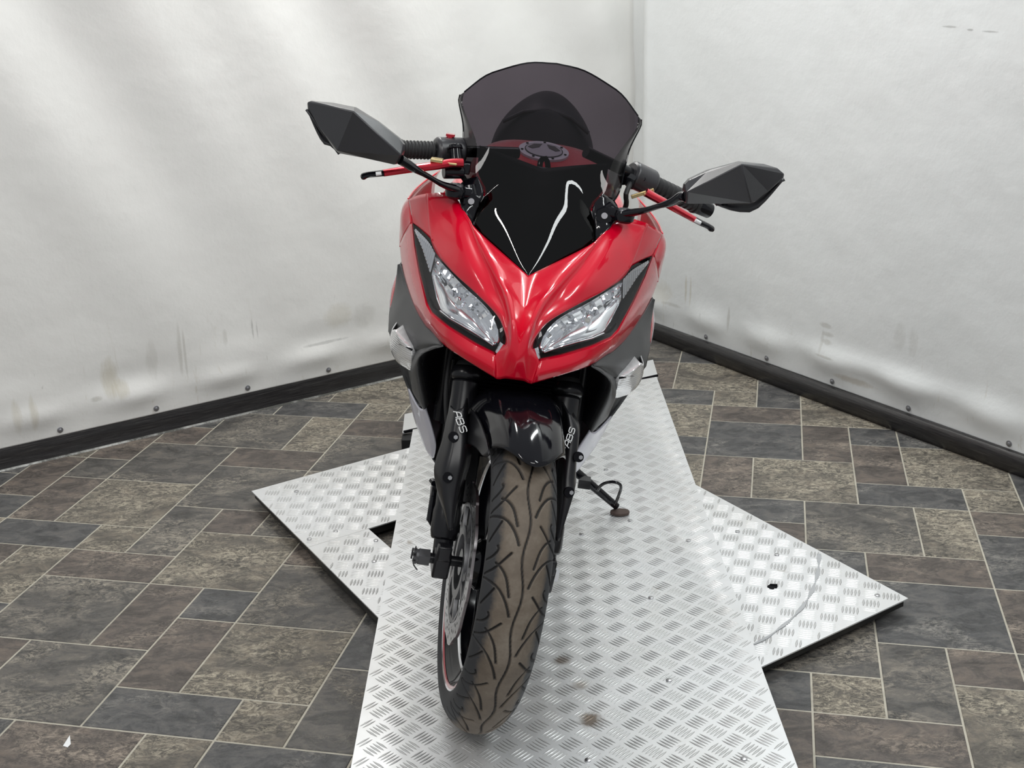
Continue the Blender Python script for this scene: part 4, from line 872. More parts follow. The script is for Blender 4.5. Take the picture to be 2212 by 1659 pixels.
def tyre(name, parent, cz=0.293, cx=0.0, sc=1.0, rs=1.0, grooves=True):
    n = 1600 if grooves else 160; kk = 140 if grooves else 40
    pr = cr(TP, kk) * [sc, 1]; pr[:, 1] = pr[:, 1] * rs
    V = revolve(pr, n, cx, cz); g = np.zeros((kk, n))
    if grooves:
        L = np.r_[0, np.cumsum(np.hypot(*np.diff(pr, axis=0).T))]; lat = (L - L[-1] / 2) * 1000     # mm across the tread
        circ = 2 * math.pi * 293.0; arc = np.linspace(0, circ, n, endpoint=False)                    # mm along, downwards at the front
        A, Bm = np.meshgrid(lat, -arc % circ, indexing='ij')
        pitch = circ / 16; s_ = Bm % pitch
        lines = []
        G1 = [(-75, -2), (-62, 0), (-40, 8), (-26, 22), (-17, 38), (-12, 52)]
        G2 = [(-48, 84), (-36, 92), (-25, 108), (-17, 136)]
        G2b = [(-72, 106), (-48, 92), (-22, 66)]; G3 = [(-44, 12), (-56, 28), (-70, 46)]; G4 = [(-72, 80), (-58, 74), (-46, 62), (-48, 55)]
        for Lq in (G1, G2, G2b, G3, G4):
            lines.append((Lq, 1.9)); lines.append(([(-a, b_ + 66) for a, b_ in Lq], 1.9))
        wob = [(4.0 * math.sin(2 * math.pi * t / pitch + .7), t) for t in np.linspace(-pitch, 2 * pitch, 40)]
        lines.append((wob, 1.6))
        for Lq, w in lines:
            Lq = np.array(Lq, float)
            if len(Lq) < 40: Lq = cr(Lq, 9)
            for o_ in (-2, -1, 0, 1):
                for a, b_ in zip(Lq[:-1], Lq[1:]):
                    a2 = a + [0, o_ * pitch]; b2 = b_ + [0, o_ * pitch]
                    if max(a2[1], b2[1]) < -4 or min(a2[1], b2[1]) > pitch + 4: continue
                    m1 = (A > min(a2[0], b2[0]) - 4) & (A < max(a2[0], b2[0]) + 4) & (s_ > min(a2[1], b2[1]) - 4) & (s_ < max(a2[1], b2[1]) + 4)
                    d = b2 - a2; px_ = A[m1] - a2[0]; py_ = s_[m1] - a2[1]; t = np.clip((px_ * d[0] + py_ * d[1]) / (d @ d), 0, 1)
                    dist = np.hypot(px_ - t * d[0], py_ - t * d[1]); g[m1] = np.maximum(g[m1], np.clip((w - dist) / 1.3 + 0.5, 0, 1))
        ctr_ = np.array([cx, 0, cz]); R_ = V - ctr_; rad = np.hypot(R_[..., 0], R_[..., 2]); f = 1 - g * 0.0042 / rad
        V[..., 0] = cx + R_[..., 0] * f; V[..., 2] = cz + R_[..., 2] * f
    F = grid_faces(kk, n, True)
    # inner wall closing the carcass
    nb = kk * n; inn_ = revolve([(0.045 * sc, .2180 * rs), (0.0, .212 * rs), (-0.045 * sc, .2180 * rs)], n, cx, cz)
    o = mesh(name, np.concatenate([V.reshape(-1, 3), inn_.reshape(-1, 3)]), F + [tuple(i + nb for i in q) for q in grid_faces(3, n, True)], TYRE, parent)
    at = o.data.attributes.new('groove', 'FLOAT', 'POINT'); at.data.foreach_set('value', np.concatenate([g.reshape(-1), np.zeros(3 * n)]))
    return o
def rotY(P, a, cx=0.0, cz=0.293):
    P = np.array(P, float).copy(); x = P[:, 0] - cx; z = P[:, 2] - cz; P[:, 0] = cx + x * math.cos(a) - z * math.sin(a); P[:, 2] = cz + x * math.sin(a) + z * math.cos(a); return P
def rim(parent_, name, cz=0.293, cx=0.0, sc=1.0):
    b = MB()
    pr = [(-0.046, .2265), (-0.0485, .224), (-0.046, .216), (-0.040, .213), (-0.034, .209), (-0.022, .192), (0.022, .192), (0.034, .209), (0.040, .213), (0.046, .216), (0.0485, .224), (0.046, .2265),
          (0.041, .218), (0.036, .213), (0.024, .1975), (-0.024, .1975), (-0.036, .213), (-0.041, .218)]
    V, F = closed([(y * sc, r) for y, r in pr], 120, cx=cx, cz=cz); b.add(V, F)
    V, F = closed([(-0.045, .030), (-0.045, .012), (0.045, .012), (0.045, .030), (0.030, .046), (-0.030, .046)], 60, cx=cx, cz=cz); b.add(V, F)
    for k_ in range(10):      # ten slim paired spokes
        a0 = math.radians(36 * k_ + (7 if k_ % 2 else -7))
        rr_ = np.array([0.040, 0.08, 0.13, 0.175, 0.196]); wv = [0.012, 0.0085, 0.0070, 0.0080, 0.013]; dv = [0.020, 0.015, 0.011, 0.010, 0.012]
        tw = np.radians([0, 0, (3 if k_ % 2 else -3), (5 if k_ % 2 else -5), (6 if k_ % 2 else -6)])
        V = []
        for r, w, d, t in zip(rr_, wv, dv, tw):
            c_, s_ = math.cos(a0 + t), math.sin(a0 + t)
            for (u, y) in ((-w, -d * .6), (-w * .5, -d), (w * .5, -d), (w, -d * .6), (w, d * .6), (w * .5, d), (-w * .5, d), (-w, d * .6)):
                V.append((cx + r * c_ - u * s_, y, cz + r * s_ + u * c_))
        b.add(V, [(i * 8 + j, i * 8 + (j + 1) % 8, (i + 1) * 8 + (j + 1) % 8, (i + 1) * 8 + j) for i in range(4) for j in range(8)])
    return b.build(name, GLOSS, parent_)
fw = steer(rim(bike, 'front_wheel'))
tyre('tyre', fw)
b = MB()      # red tape stripe on the rim flanges
for s in (-1, 1):
    V, F = closed([(s * 0.0468, .2205), (s * 0.0492, .2235), (s * 0.0488, .2185), (s * 0.0472, .2165)], 120); b.add(V, F)
b.build('rim_stripe', mat('red_tape', (0.50, 0.03, 0.05), 0.2, 0.2, 1.0), fw)
b = MB(); V, F = closed([(-0.0470, .2275), (-0.0505, .2255), (-0.0492, .2225), (-0.0468, .2235)], 120); b.add(V, F)
V, F = closed([(-0.0235, .190), (-0.0265, .1935), (-0.0225, .1955), (-0.021, .192)], 120); b.add(V, F); b.build('rim_lip', CHROME, fw)
b = MB(); b.cyl(rotY([[.192, -0.012, .293]], math.radians(-82))[0], rotY([[.162, -0.012, .293]], math.radians(-82))[0], 0.004, 10); b.build('valve_stem', STEEL, fw)
# petal brake disc on the rider's right with drilled holes
n = 420; k_ = 15; V = []; F = []; th = np.linspace(0, 2 * math.pi, n, endpoint=False)
ro = 0.145 + 0.0028 * np.sign(np.sin(10 * th)) * np.abs(np.sin(10 * th)) ** 0.5; ri = 0.108 + 0.003 * np.sin(10 * th + 1.5)
DY = -0.0585
holes = [(0.136 - 0.0095 * (q % 3), 2 * math.pi * q / 60 + 0.02, 0.0030) for q in range(60)] + [(0.1225, 2 * math.pi * q / 20, 0.0034) for q in range(20)]
rad_ = np.array([ri + (ro - ri) * j / (k_ - 1) for j in range(k_)])
for y in (DY - 0.0025, DY + 0.0025):
    for j in range(k_):
        for i in range(n): V.append((rad_[j][i] * math.cos(th[i]), y, 0.293 + rad_[j][i] * math.sin(th[i])))
hx = [(r * math.cos(a), r * math.sin(a), q) for r, a, q in holes]
for j in range(k_ - 1):
    for i in range(n):
        rm = (rad_[j][i] + rad_[j + 1][i]) / 2; tm = th[i] + math.pi / n; cx_, cy_ = rm * math.cos(tm), rm * math.sin(tm)
        if any((cx_ - h[0]) ** 2 + (cy_ - h[1]) ** 2 < h[2] ** 2 for h in hx): continue
        a = j * n + i; b_ = j * n + (i + 1) % n; F.append((a, b_, b_ + n, a + n)); o_ = k_ * n; F.append((a + o_, a + n + o_, b_ + n + o_, b_ + o_))
for j in (0, k_ - 1):
    for i in range(n): a = j * n + i; b_ = j * n + (i + 1) % n; F.append((a, b_, b_ + k_ * n, a + k_ * n))
o = mesh('brake_disc', V, F, STEEL, fw, False); recalc(o)
b = MB()
V, F = closed([(DY - 0.004, .050), (DY - 0.004, .066), (DY + 0.006, .066), (DY + 0.006, .050)], 60); b.add(V, F)
V, F = closed([(DY - 0.002, .100), (DY - 0.003, .1085), (DY + 0.003, .1085), (DY + 0.003, .100)], 100); b.add(V, F)
for q in range(5):
    for sg in (-1, 1):
        a0 = 2 * math.pi * q / 5; P = []
        for r, t in ((0.060, 0.16), (0.080, 0.14), (0.102, 0.26)):
            for w in (-1, 1):
                a = a0 + sg * t + w * 0.007 / r
                for y in (DY - .003, DY + .003): P.append((r * math.cos(a), y, 0.293 + r * math.sin(a)))
        b.add(P, [(0, 1, 5, 4), (4, 5, 9, 8), (2, 6, 7, 3), (6, 10, 11, 7), (0, 4, 6, 2), (4, 8, 10, 6), (1, 3, 7, 5), (5, 7, 11, 9)])
b.build('disc_carrier', ALU, fw)
b = MB()      # axle, spacers and castle nut with its pin
b.cyl((0, -0.125, .293), (0, 0.112, .293), 0.0095, 20); b.cyl((0, -0.060, .293), (0, -0.045, .293), 0.024, 24); b.build('axle', BLACK, fw)
b = MB(); b.tube([(0, -0.1165, .293), (0, -0.136, .293)], [0.0165, 0.0160], 6); b.tube([(0, -0.135, .293), (0, -0.141, .293)], 0.0130, 20)
for q in range(6): a = math.pi * q / 3 + .2; b.box((0.011 * math.cos(a), -0.142, 0.293 + 0.011 * math.sin(a)), (0.005, 0.006, 0.005))
b.tube(cr([(0.0, -0.1435, 0.312), (0.0, -0.144, 0.293), (0.002, -0.142, 0.277), (0.006, -0.134, 0.269)], 10), 0.0014, 6); b.tube([(0, -0.148, 0.287), (0, -0.148, 0.308)], 0.0018, 6)
b.build('axle_nut', mat('dull_zinc', (0.10, 0.10, 0.105), 0.45, 0.6), fw)
b = MB(); b.tube([(0, 0.110, .293), (0, 0.120, .293)], 0.0145, 6); b.build('axle_head', STEEL, fw)

# ---- fork legs in the steered frame
def fk(t, y, fwd=0.0): return np.array([-math.sin(RK) * t + math.cos(RK) * fwd, y, 0.293 + math.cos(RK) * t + math.sin(RK) * fwd])
for s in (1, -1):
    y = s * 0.095
    b = MB()
    b.tube([fk(0.035, y), fk(0.05, y), fk(0.085, y), fk(0.095, y), fk(0.30, y), fk(0.325, y)], [0.0235, 0.0265, 0.0265, 0.0245, 0.0245, 0.026], 28)
    b.tube([fk(0.325, y), fk(0.333, y), fk(0.340, y), fk(0.352, y)], [0.0265, 0.0300, 0.0300, 0.0245], 28)
    b.tube([fk(-0.005, y, .002), fk(0.06, y, .002)], [0.017, 0.0185], 20)
    # clamp foot around the axle, split at the front
    b.box((0.004, y, 0.293), (0.050, 0.030, 0.050)); b.box((0.020, y, 0.318), (0.022, 0.026, 0.030))
    leg = steer(b.build('fork_leg', BLACK, bike, True, 35, None, 0.004))
    b = MB(); b.tube([fk(0.33, y), fk(0.62, y)], 0.0185, 24); b.build('fork_tube', GLOSS, leg)
    b = MB(); b.tube([fk(0.345, y), fk(0.353, y), fk(0.360, y)], [0.0215, 0.0225, 0.0195], 24); b.build('dust_seal', RUBBER, leg)
b = MB()      # steering yokes
for t in (0.455, 0.60):
    b.box(fk(t, 0, -0.012), (0.055, 0.20, 0.030))
    for s in (-1, 1): b.cyl(fk(t - .016, s * .095), fk(t + .016, s * .095), 0.029, 24)
steer(b.build('triple_clamp', BLACK, bike, True, 35, None, 0.004))
# fork guards: curved shells in front of the legs with printed letters
def guard(pl_, side, bolts):
    # pl_: outline rows (outer x,y ; inner x,y) in the photograph from top to bottom, on the plane just ahead of the leg
    rows_ = []
    for (o_, i_, xf) in pl_:
        a = F_(*o_, xf); c2 = F_(*i_, xf); m_ = (a + c2) / 2 + np.array([0.016, 0, 0]); rows_.append([a + np.array([-0.018, 0, -0.0]), (a + m_) / 2 + np.array([0.006, 0, 0]), m_, (c2 + m_) / 2 + np.array([0.006, 0, 0]), c2 + np.array([-0.018, 0, 0])])
    G = loft(rows_, 17, 5); o = steer(surf('fork_guard', G, GUARD, bike, 0.003, angle=0))
    for p in bolts:
        xf = float(np.interp(p[1], [r[0][1] for r in pl_], [r[2] for r in pl_])) + 0.017
        c_ = F_(*p, xf); nd = np.array([1.0, 0, 0.35]); nd /= np.linalg.norm(nd)
        b = MB(); b.tube([c_ - nd * .004, c_ + nd * .0045], [0.0092, 0.0092], 20); b.build('bolt_hole', DEEP, o)
        b = MB(); b.tube([c_ + nd * .001 + [0, 0.0035, 0], c_ + nd * .0062 + [0, 0.0035, 0]], [0.0046, 0.0040], 6); b.build('guard_bolt', STEEL, o)
    return o, G
gl = [((975, 884), (1010, 868), -0.060), ((966, 918), (1012, 905), -0.045), ((957, 960), (1016, 950), -0.026), ((944, 1000), (1018, 990), -0.010), ((940, 1030), (1011, 1025), 0.000), ((947, 1070), (997, 1065), 0.012), ((957, 1105), (988, 1100), 0.024), ((967, 1138), (979, 1136), 0.036)]
gL, GL_ = guard(gl, -1, [(979.4, 943.5), (967, 1031)])
gr = [((1240, 900), (1218, 876), -0.060), ((1253, 926), (1219, 915), -0.045), ((1251, 965), (1217, 955), -0.030), ((1248, 990), (1213, 985), -0.020), ((1246, 1030), (1207, 1025), -0.004), ((1245, 1058), (1203, 1065), 0.010), ((1228, 1105), (1200, 1110), 0.024), ((1207, 1160), (1198, 1160), 0.040)]
gR, GR_ = guard(gr, 1, [(1249, 987), (1229, 1063)])
# letters: real outlines built from strokes lying on the guard
def strokes(txt):
    D = {'A': [[(0, 0), (0.25, .8), (0.42, 1), (0.9, 1), (0.9, 0)], [(0.15, .42), (0.9, .42)]],
         'B': [[(0, 0), (0, 1), (.7, 1), (.85, .9), (.85, .65), (.7, .54), (0, .54)], [(.7, .54), (.9, .42), (.9, .12), (.75, 0), (0, 0)]],
         'S': [[(.88, .85), (.75, 1), (.15, 1), (0, .88), (0, .66), (.15, .55), (.75, .5), (.9, .38), (.9, .14), (.75, 0), (.15, 0), (0, .12)]]}
    return [[[(x + 1.12 * k, y) for x, y in st_] for st_ in D[c]] for k, c in enumerate(txt)]
def letter_run(parent_, p0, p1, height_px, xf0, xf1):
    b = MB(); p0 = np.array(p0, float); p1 = np.array(p1, float); d = (p1 - p0) / 3.24; up_ = np.array([d[1], -d[0]]); up_ /= np.linalg.norm(up_); up_ *= height_px
    for letter in strokes('ABS'):
        for st_ in letter:
            P = [p0 + d * x + up_ * (y) + d * 0.18 * y for x, y in st_]; P = lin(np.array(P), 28)
            T_ = np.gradient(P, axis=0); T_ /= np.linalg.norm(T_, axis=1)[:, None]; Nn = np.stack([-T_[:, 1], T_[:, 0]], 1) * 0.95
            V = []
            for q, nn in zip(P, Nn):
                t = (q - p0) @ (p1 - p0) / ((p1 - p0) @ (p1 - p0)); xf = xf0 + (xf1 - xf0) * t
                V.append(F_(*(q - nn), xf)); V.append(F_(*(q + nn), xf)); V.append(F_(*(q - nn), xf - 0.0012)); V.append(F_(*(q + nn), xf - 0.0012))
            m_ = len(P); F = []
            for i in range(m_ - 1):
                a = 4 * i; c_ = a + 4; F += [(a, a + 1, c_ + 1, c_), (a + 2, c_ + 2, c_ + 3, a + 3), (a, c_, c_ + 2, a + 2), (a + 1, a + 3, c_ + 3, c_ + 1)]
            b.add(V, F)
    return b.build('guard_lettering', WHITE, parent_, False)
letter_run(gL, (979, 889), (996, 936), 14, -0.030, -0.012)
letter_run(gR, (1229, 968), (1243, 926), 12, 0.002, -0.010)
# caliper on the right leg, brake hose
b = MB(); b.box(fk(0.16, -0.072, -0.065), (0.055, 0.055, 0.11), np.array([[math.cos(-RK), 0, math.sin(-RK)], [0, 1, 0], [-math.sin(-RK), 0, math.cos(-RK)]]))
b.cyl(fk(0.14, -0.105, -0.065), fk(0.14, -0.094, -0.065), 0.021, 20); b.cyl(fk(0.185, -0.105, -0.065), fk(0.185, -0.094, -0.065), 0.021, 20)
b.box(fk(0.12, -0.085, -0.03), (0.02, 0.02, 0.12)); steer(b.build('brake_caliper', BLACK, bike, True, 35, None, 0.004))
b = MB(); q0 = FY_(935, 1045, -0.118); b.tube(cr([FY_(936, 1043, -0.118), FY_(937, 1060, -0.12), FY_(934, 1085, -0.122), FY_(928, 1125, -0.122)], 14), [0.004] * 4 + [0.0065] * 10, 10)
b.tube([FY_(934, 1040, -0.118), FY_(939, 1046, -0.118)], 0.007, 8); b.tube([FY_(927, 1118, -0.12), FY_(935, 1132, -0.11)], 0.006, 8); steer(b.build('speed_sensor_lead', GLOSS, bike))
b = MB(); b.tube(cr([fk(0.20, -0.10, -0.07), fk(0.32, -0.125, -0.04), fk(0.46, -0.12, -0.03), fk(0.60, -0.10, -0.04)], 20), 0.0045, 8); steer(b.build('brake_hose', RUBBER, bike))

# ---- front fender over the tyre
def fend(th, y, R0=0.318): return np.array([(R0) * math.cos(th), y, 0.293 + (R0) * math.sin(th)])
FLIP = 58.0
lip = F_(1148, 1009, 0.22); 
thl = math.atan2(lip[2] - .293, lip[0])
rowsf = []; NT = 40; NY = 31
for i in range(NT):
    u = i / (NT - 1); row = []
    for j in range(NY):
        w = 2 * j / (NY - 1) - 1; aw = abs(w)
        half_w = 0.064 + 0.028 * (lambda q: q * q * (3 - 2 * q))(min(1, u / 0.55))
        th0 = math.radians(FLIP) + aw ** 1.5 * math.radians(13) ; th1 = math.radians(150)
        th = th0 + (th1 - th0) * u
        y = half_w * math.copysign(aw ** 0.85, w)
        R0 = 0.322 - 0.046 * aw ** 3.0 + 0.002 * math.exp(-(w / 0.14) ** 2)
        drop = 0.035 * aw ** 6 * math.sin(math.pi * min(1, max(0, (u - 0.10) * 1.6)))
        row.append(fend(th, y, R0 - drop))
    rowsf.append(row)
fe_ = steer(surf('front_fender', np.array(rowsf), GLOSS, bike, 0.003, angle=0))
# flanks reaching out to the fork guards
for s in (-1,):
    fl3 = [[fend(math.radians(a), s * (0.066 + 0.0006 * (a - 68)), 0.276) for a in (68, 78, 90, 104)], [fend(math.radians(a), s * (0.069 + 0.0006 * (a - 68)), r) for a, r in ((69, .266), (79, .258), (90, .250), (104, .245))], [fend(math.radians(a), s * (0.071 + 0.0006 * (a - 68)), r) for a, r in ((71, .258), (81, .240), (91, .225), (104, .215))]]
    surf('fender_flank', loft(fl3, 16, 5), GUARD, bike, 0.003, angle=0).matrix_local = SM
for s in ():
    b = MB(); b.tube([fend(math.radians(88), s * 0.080, 0.262), fend(math.radians(88), s * 0.086, 0.262)], 0.006, 12); steer(b.build('fender_bolt', STEEL, bike))

# ---- rear wheel, swing arm
rw = rim(bike, 'rear_wheel', cz=0.3025, cx=-1.405, sc=1.25)
tyre('tyre', rw, 0.3025, -1.405, 1.26, 1.02, False)
b = MB()
for s in (-1, 1): b.tube(cr([(-0.92, s * 0.09, 0.36), (-1.1, s * 0.105, 0.345), (-1.42, s * 0.105, 0.300)], 14), 0.02, 12, flat=1.4)
b.cyl((-1.405, -0.13, 0.30), (-1.405, 0.13, 0.30), 0.01, 16); b.build('swing_arm', BLACK, bike)
b = MB(); b.tube(cr([(-1.40, 0.0, 0.635), (-1.52, 0, 0.62), (-1.62, 0, 0.56)], 10), 0.045, 12, flat=0.15); b.build('rear_mudguard', MATTE, bike)
for s in (-1, 1): b = MB(); b.tube([(-0.93, s * .12, .40), (-0.935, s * .15, .385), (-0.935, s * .225, .385)], [0.012, 0.010, 0.010], 12); b.build('footpeg', ALU, bike)
# ---- side stand with its foot and kick loop
ZP = 0.0522
def gw(px, py, zw):      # body-frame point of a photo position at world height zw
    xy = raypt(px, py, zw); w = np.array([xy[0], xy[1], zw]) - LOW; return np.array([w @ BX, w @ BY, w @ BZ])
ft = gw(1339, 1107, ZP + 0.003); tp_ = P_(1238, 1012, ft[0] + 0.05)
ank = gw(1332, 1094, ZP + 0.012)
piv = P_(1225, 1003, ft[0] + 0.03)
b = MB(); b.tube([piv, piv * .45 + ank * .55, ank], [0.012, 0.0105, 0.009], 16); b.tube([piv + np.array([0, -.12, .10]), piv], 0.016, 12)
b.box(P_(1262, 1042, ft[0] + 0.04), (0.03, 0.03, 0.022)); sst = b.build('side_stand', GLOSS, bike)
WUP = np.array([BX[2], BY[2], BZ[2]])
b = MB(); nn = 28; c0 = ft; e1_ = np.array([1.0, 0, 0]); e1_ -= WUP * (e1_ @ WUP); e1_ /= np.linalg.norm(e1_); e2_ = np.cross(WUP, e1_)
V = [c0 + e1_ * 0.017 * math.cos(t) + e2_ * 0.024 * math.sin(t) + WUP * h for h in (-0.0022, 0.0035) for t in np.linspace(0, 2 * math.pi, nn, endpoint=False)]
b.add(V, [tuple(range(nn))[::-1], tuple(range(nn, 2 * nn))] + [(i, (i + 1) % nn, nn + (i + 1) % nn, nn + i) for i in range(nn)]); b.build('stand_foot', mat('worn_steel', (0.10, 0.07, 0.06), 0.5, 0.5), sst)
lp = [P_(1291, 1059, ft[0] + 0.022), P_(1300, 1047, ft[0] + 0.05), P_(1319, 1041, ft[0] + 0.075), P_(1336, 1044, ft[0] + 0.08), P_(1341, 1056, ft[0] + 0.065), P_(1329, 1090, ft[0] + 0.01)]
b = MB(); b.tube(cr(lp, 30), 0.0038, 10); b.build('kick_loop', GLOSS, sst)
# ---- handlebars, grips, switch boxes, levers (bars turned with the front wheel; placed where they are seen)
def grip_side(sg, gin, gout, xin, xout):
    a = P_(*gin, xin); c_ = P_(*gout, xout); d = (c_ - a); L_ = np.linalg.norm(d); d = d / L_
    b = MB(); rp = [a]; rr_ = [0.0155]
    for k in range(9):
        t0 = a + d * L_ * (k + 0.10) / 9; t1 = a + d * L_ * (k + 0.9) / 9; rp += [t0, t0 + d * .002, t1 - d * .002, t1]; rr_ += [0.0150, 0.0172, 0.0172, 0.0150]
    rp += [c_, c_ + d * .006]; rr_ += [0.019, 0.018]
    b.tube(rp, rr_, 22); g = b.build('handlebar_grip', RUBBER, bike)
    b = MB(); b.tube([c_ + d * .006, c_ + d * .010, c_ + d * .040], [0.014, 0.0165, 0.0155], 20); b.build('bar_end', GLOSS, g)
    b = MB(); b.tube([a - d * .17, a], 0.011, 16); b.build('handlebar', BLACK, g)
    # switch box
    b = MB(); b.tube([a - d * .060, a - d * .056, a - d * .008, a - d * .003], [0.020, 0.0255, 0.0255, 0.021], 20); b.box(a - d * .033 + np.array([-0.016, 0, -0.004]), (0.03, 0.045, 0.040))
    sw = b.build('switch_box', MATTE, bike, True, 35, None, 0.002)
    b = MB(); b.tube([a - d * .030 + np.array([0.024, 0, 0.004]), a - d * .030 + np.array([0.0275, 0, 0.0045])], 0.0045, 12); b.build('box_screw', DEEP, sw)
    return a, c_, d
aL, cL_, dL_ = grip_side(-1, (936, 325), (868, 323), -0.30, -0.275)
aR, cR_, dR_ = grip_side(1, (1412, 398), (1500, 440), -0.38, -0.43)
b = MB(); b.tube([aL - dL_ * .03 + np.array([-0.004, 0, .023]), aL - dL_ * .03 + np.array([-0.004, 0, .029])], [0.008, 0.007], 12); b.box(aL - dL_ * .03 + np.array([-0.004, 0, 0.029]), (0.014, 0.016, 0.004)); b.build('kill_switch', REDANO, bike)
def lever(pts_red, pts_blk, slot, name):
    b = MB(); b.tube(cr(pts_red, 16), np.linspace(0.0135, 0.0100, 16), 10, flat=0.62); L = b.build(name, REDANO, bike)
    b = MB(); P = cr(pts_blk, 14); r = np.linspace(0.0095, 0.0085, 14); r[-4:] = [0.0088, 0.0098, 0.0100, 0.0070]; b.tube(P, r, 10, flat=0.62); b.build('lever_tip', GLOSS, L)
    b = MB(); b.tube(np.array(slot) + [0.0066, 0, 0.0014], [0.0040, 0.0040], 8, flat=0.9); b.build('lever_slot', WHITE, L)
    return L
lever([P_(1000, 352, -0.235), P_(975, 352, -0.23), P_(940, 358, -0.215), P_(885, 365, -0.20), P_(828, 374, -0.185)], [P_(828, 374, -0.185), P_(808, 376, -0.182), P_(793, 378, -0.180), P_(781, 383, -0.180)], [P_(813, 376, -0.180), P_(825, 374.5, -0.181)], 'brake_lever')
lever([P_(1395, 415, -0.30), P_(1412, 425, -0.30), P_(1440, 440, -0.30), P_(1468, 456, -0.31), P_(1500, 474, -0.315)], [P_(1500, 474, -0.315), P_(1515, 482, -0.318), P_(1530, 489, -0.320), P_(1540, 497, -0.322)], [P_(1501, 476, -0.309), P_(1512, 482, -0.311)], 'clutch_lever')
# brake master cylinder, reservoir and clamp on the right bar; clutch perch on the left
b = MB(); c_ = P_(975, 374, -0.245); b.tube([P_(1000, 372, -0.25), P_(958, 372, -0.235)], 0.012, 14); b.tube([P_(986, 348, -0.27), P_(984, 322, -0.28)], [0.012, 0.0115], 16); b.tube([P_(984, 322, -0.28), P_(984, 312, -0.283)], [0.0145, 0.012], 8)
b.box(P_(990, 360, -0.26), (0.03, 0.045, 0.02)); b.build('brake_master_cylinder', GLOSS, bike, True, 35, None, 0.002)
b = MB(); b.box(P_(944, 346, -0.22), (0.022, 0.022, 0.006)); b.box(P_(972, 352, -0.225), (0.02, 0.026, 0.004)); b.build('lever_adjuster', GOLD, bike, True, 35, None, 0.001)
b = MB(); b.tube([P_(1357, 388, -0.34), P_(1372, 395, -0.335)], [0.013, 0.013], 6); b.tube([P_(1356, 372, -0.36), P_(1362, 392, -0.36)], 0.02, 18); b.tube([P_(1392, 385, -0.36), P_(1396, 400, -0.355)], 0.013, 10); b.build('clutch_perch', GLOSS, bike)
b = MB(); pa = P_(1377, 413, -0.315); b.box(P_(1388, 418, -0.31), (0.006, 0.044, 0.007), np.array([[1, 0, 0], [0, .9, -.43], [0, .43, .9]])[[0, 1, 2]]); b.box(P_(1408, 423, -0.302), (0.008, 0.03, 0.006)); b.build('clutch_adjuster', GOLD, bike, True, 35, None, 0.001)
b = MB()
b.tube(cr([P_(1362, 395, -0.33), P_(1352, 420, -0.31), P_(1350, 450, -0.33), (-0.36, 0.14, 0.84)], 16), 0.005, 8); b.build('control_cable', RUBBER, bike); b = MB(); b.tube(cr([P_(984, 372, -0.25), P_(1002, 385, -0.27), (-0.33, -0.10, 0.86)], 12), 0.005, 8)
b.build('control_cable', RUBBER, bike)
# instrument pod behind the screen
b = MB(); b.box((-0.33, 0, 0.930), (0.05, 0.20, 0.05), np.array([[.8, 0, .6], [0, 1, 0], [-.6, 0, .8]])); b.build('instrument_pod', MATTE, bike, True, 35, None, 0.01)

SATIN = mat('satin_grey_cap', (0.13, 0.13, 0.14), 0.35, 0.6)
# ---- mirrors
def hull_mirror(face, depth, apex, name, stem, bowl):
    """faceted housing: outline + raised ridge point(s) towards the front, mirror glass at the back"""
    F0 = [np.array(p) for p in face]; n = len(F0); A = [np.array(p) for p in apex]
    b = MB(); back_ = [p + np.array([-depth, 0, -0.004]) for p in F0]
    V = F0 + A + back_
    cen_ = sum(back_) / n
    b.add(V, bowl + [(i, (i + 1) % n, n + len(A) + (i + 1) % n, n + len(A) + i) for i in range(n)])
    o = b.build(name, MATTE, bike, True, 14, None, 0.0025)
    V = [cen_ + (p - cen_) * .93 + np.array([-0.0008, 0, 0]) for p in back_] + [cen_ + (p - cen_) * .93 + np.array([0.004, 0, 0]) for p in back_]
    b = MB(); b.add(V, [tuple(range(n))[::-1], tuple(range(n, 2 * n))] + [(i, (i + 1) % n, n + (i + 1) % n, n + i) for i in range(n)]); b.build('mirror_glass', CHROME, o, False)
    return o
# rider's right mirror (left in the picture)
xL = -0.16
fL = [P_(663, 221, xL - .028), P_(671, 217.5, xL - .026), P_(720, 222, xL - .02), P_(765, 231, xL - 0.012), P_(815, 262, xL - 0.010), P_(861, 298, xL - .006), P_(872, 312, xL - .006), P_(872, 326, xL - .004), P_(862, 350, xL), P_(853, 356, xL + .000), P_(790, 342, xL - .006), P_(732, 331, xL - .012), P_(722, 322, xL - .014), P_(692, 279, xL - .022), P_(664, 233, xL - .028)]
apL = [P_(764, 240, xL + .030), P_(728, 325, xL + .010), P_(866, 336, xL + .014)]
nL = len(fL); a0_, a1_, a2_ = nL, nL + 1, nL + 2
bowlL = [(0, 1, a0_), (1, 2, a0_), (2, 3, a0_), (3, 4, a0_), (4, 5, a2_, a0_), (5, 6, a2_), (6, 7, a2_), (7, 8, a2_), (8, 9, a2_), (9, 10, a1_, a2_), (10, 11, a1_), (11, 12, a1_), (12, 13, a1_), (13, 14, a0_, a1_), (14, 0, a0_), (a0_, a2_, a1_)]
mL_ = hull_mirror(fL, 0.028, apL, 'mirror', None, bowlL)
xR = -0.16
fR = [P_(1478, 409, xR + .000), P_(1480, 398, xR - .004), P_(1490, 387, xR - .006), P_(1530, 368, xR - .010), P_(1600, 349, xR - .014), P_(1650, 354, xR - .018), P_(1680, 363, xR - .022), P_(1695, 376, xR - .026), P_(1693, 384, xR - .026), P_(1660, 414, xR - .018), P_(1630, 437, xR - .014), P_(1620, 440, xR - .012), P_(1550, 440, xR - .006), P_(1482, 440, xR), P_(1477, 425, xR + .000)]
apR = [P_(1602, 354, xR + .026), P_(1624, 437, xR + .008), P_(1484, 415, xR + .014)]
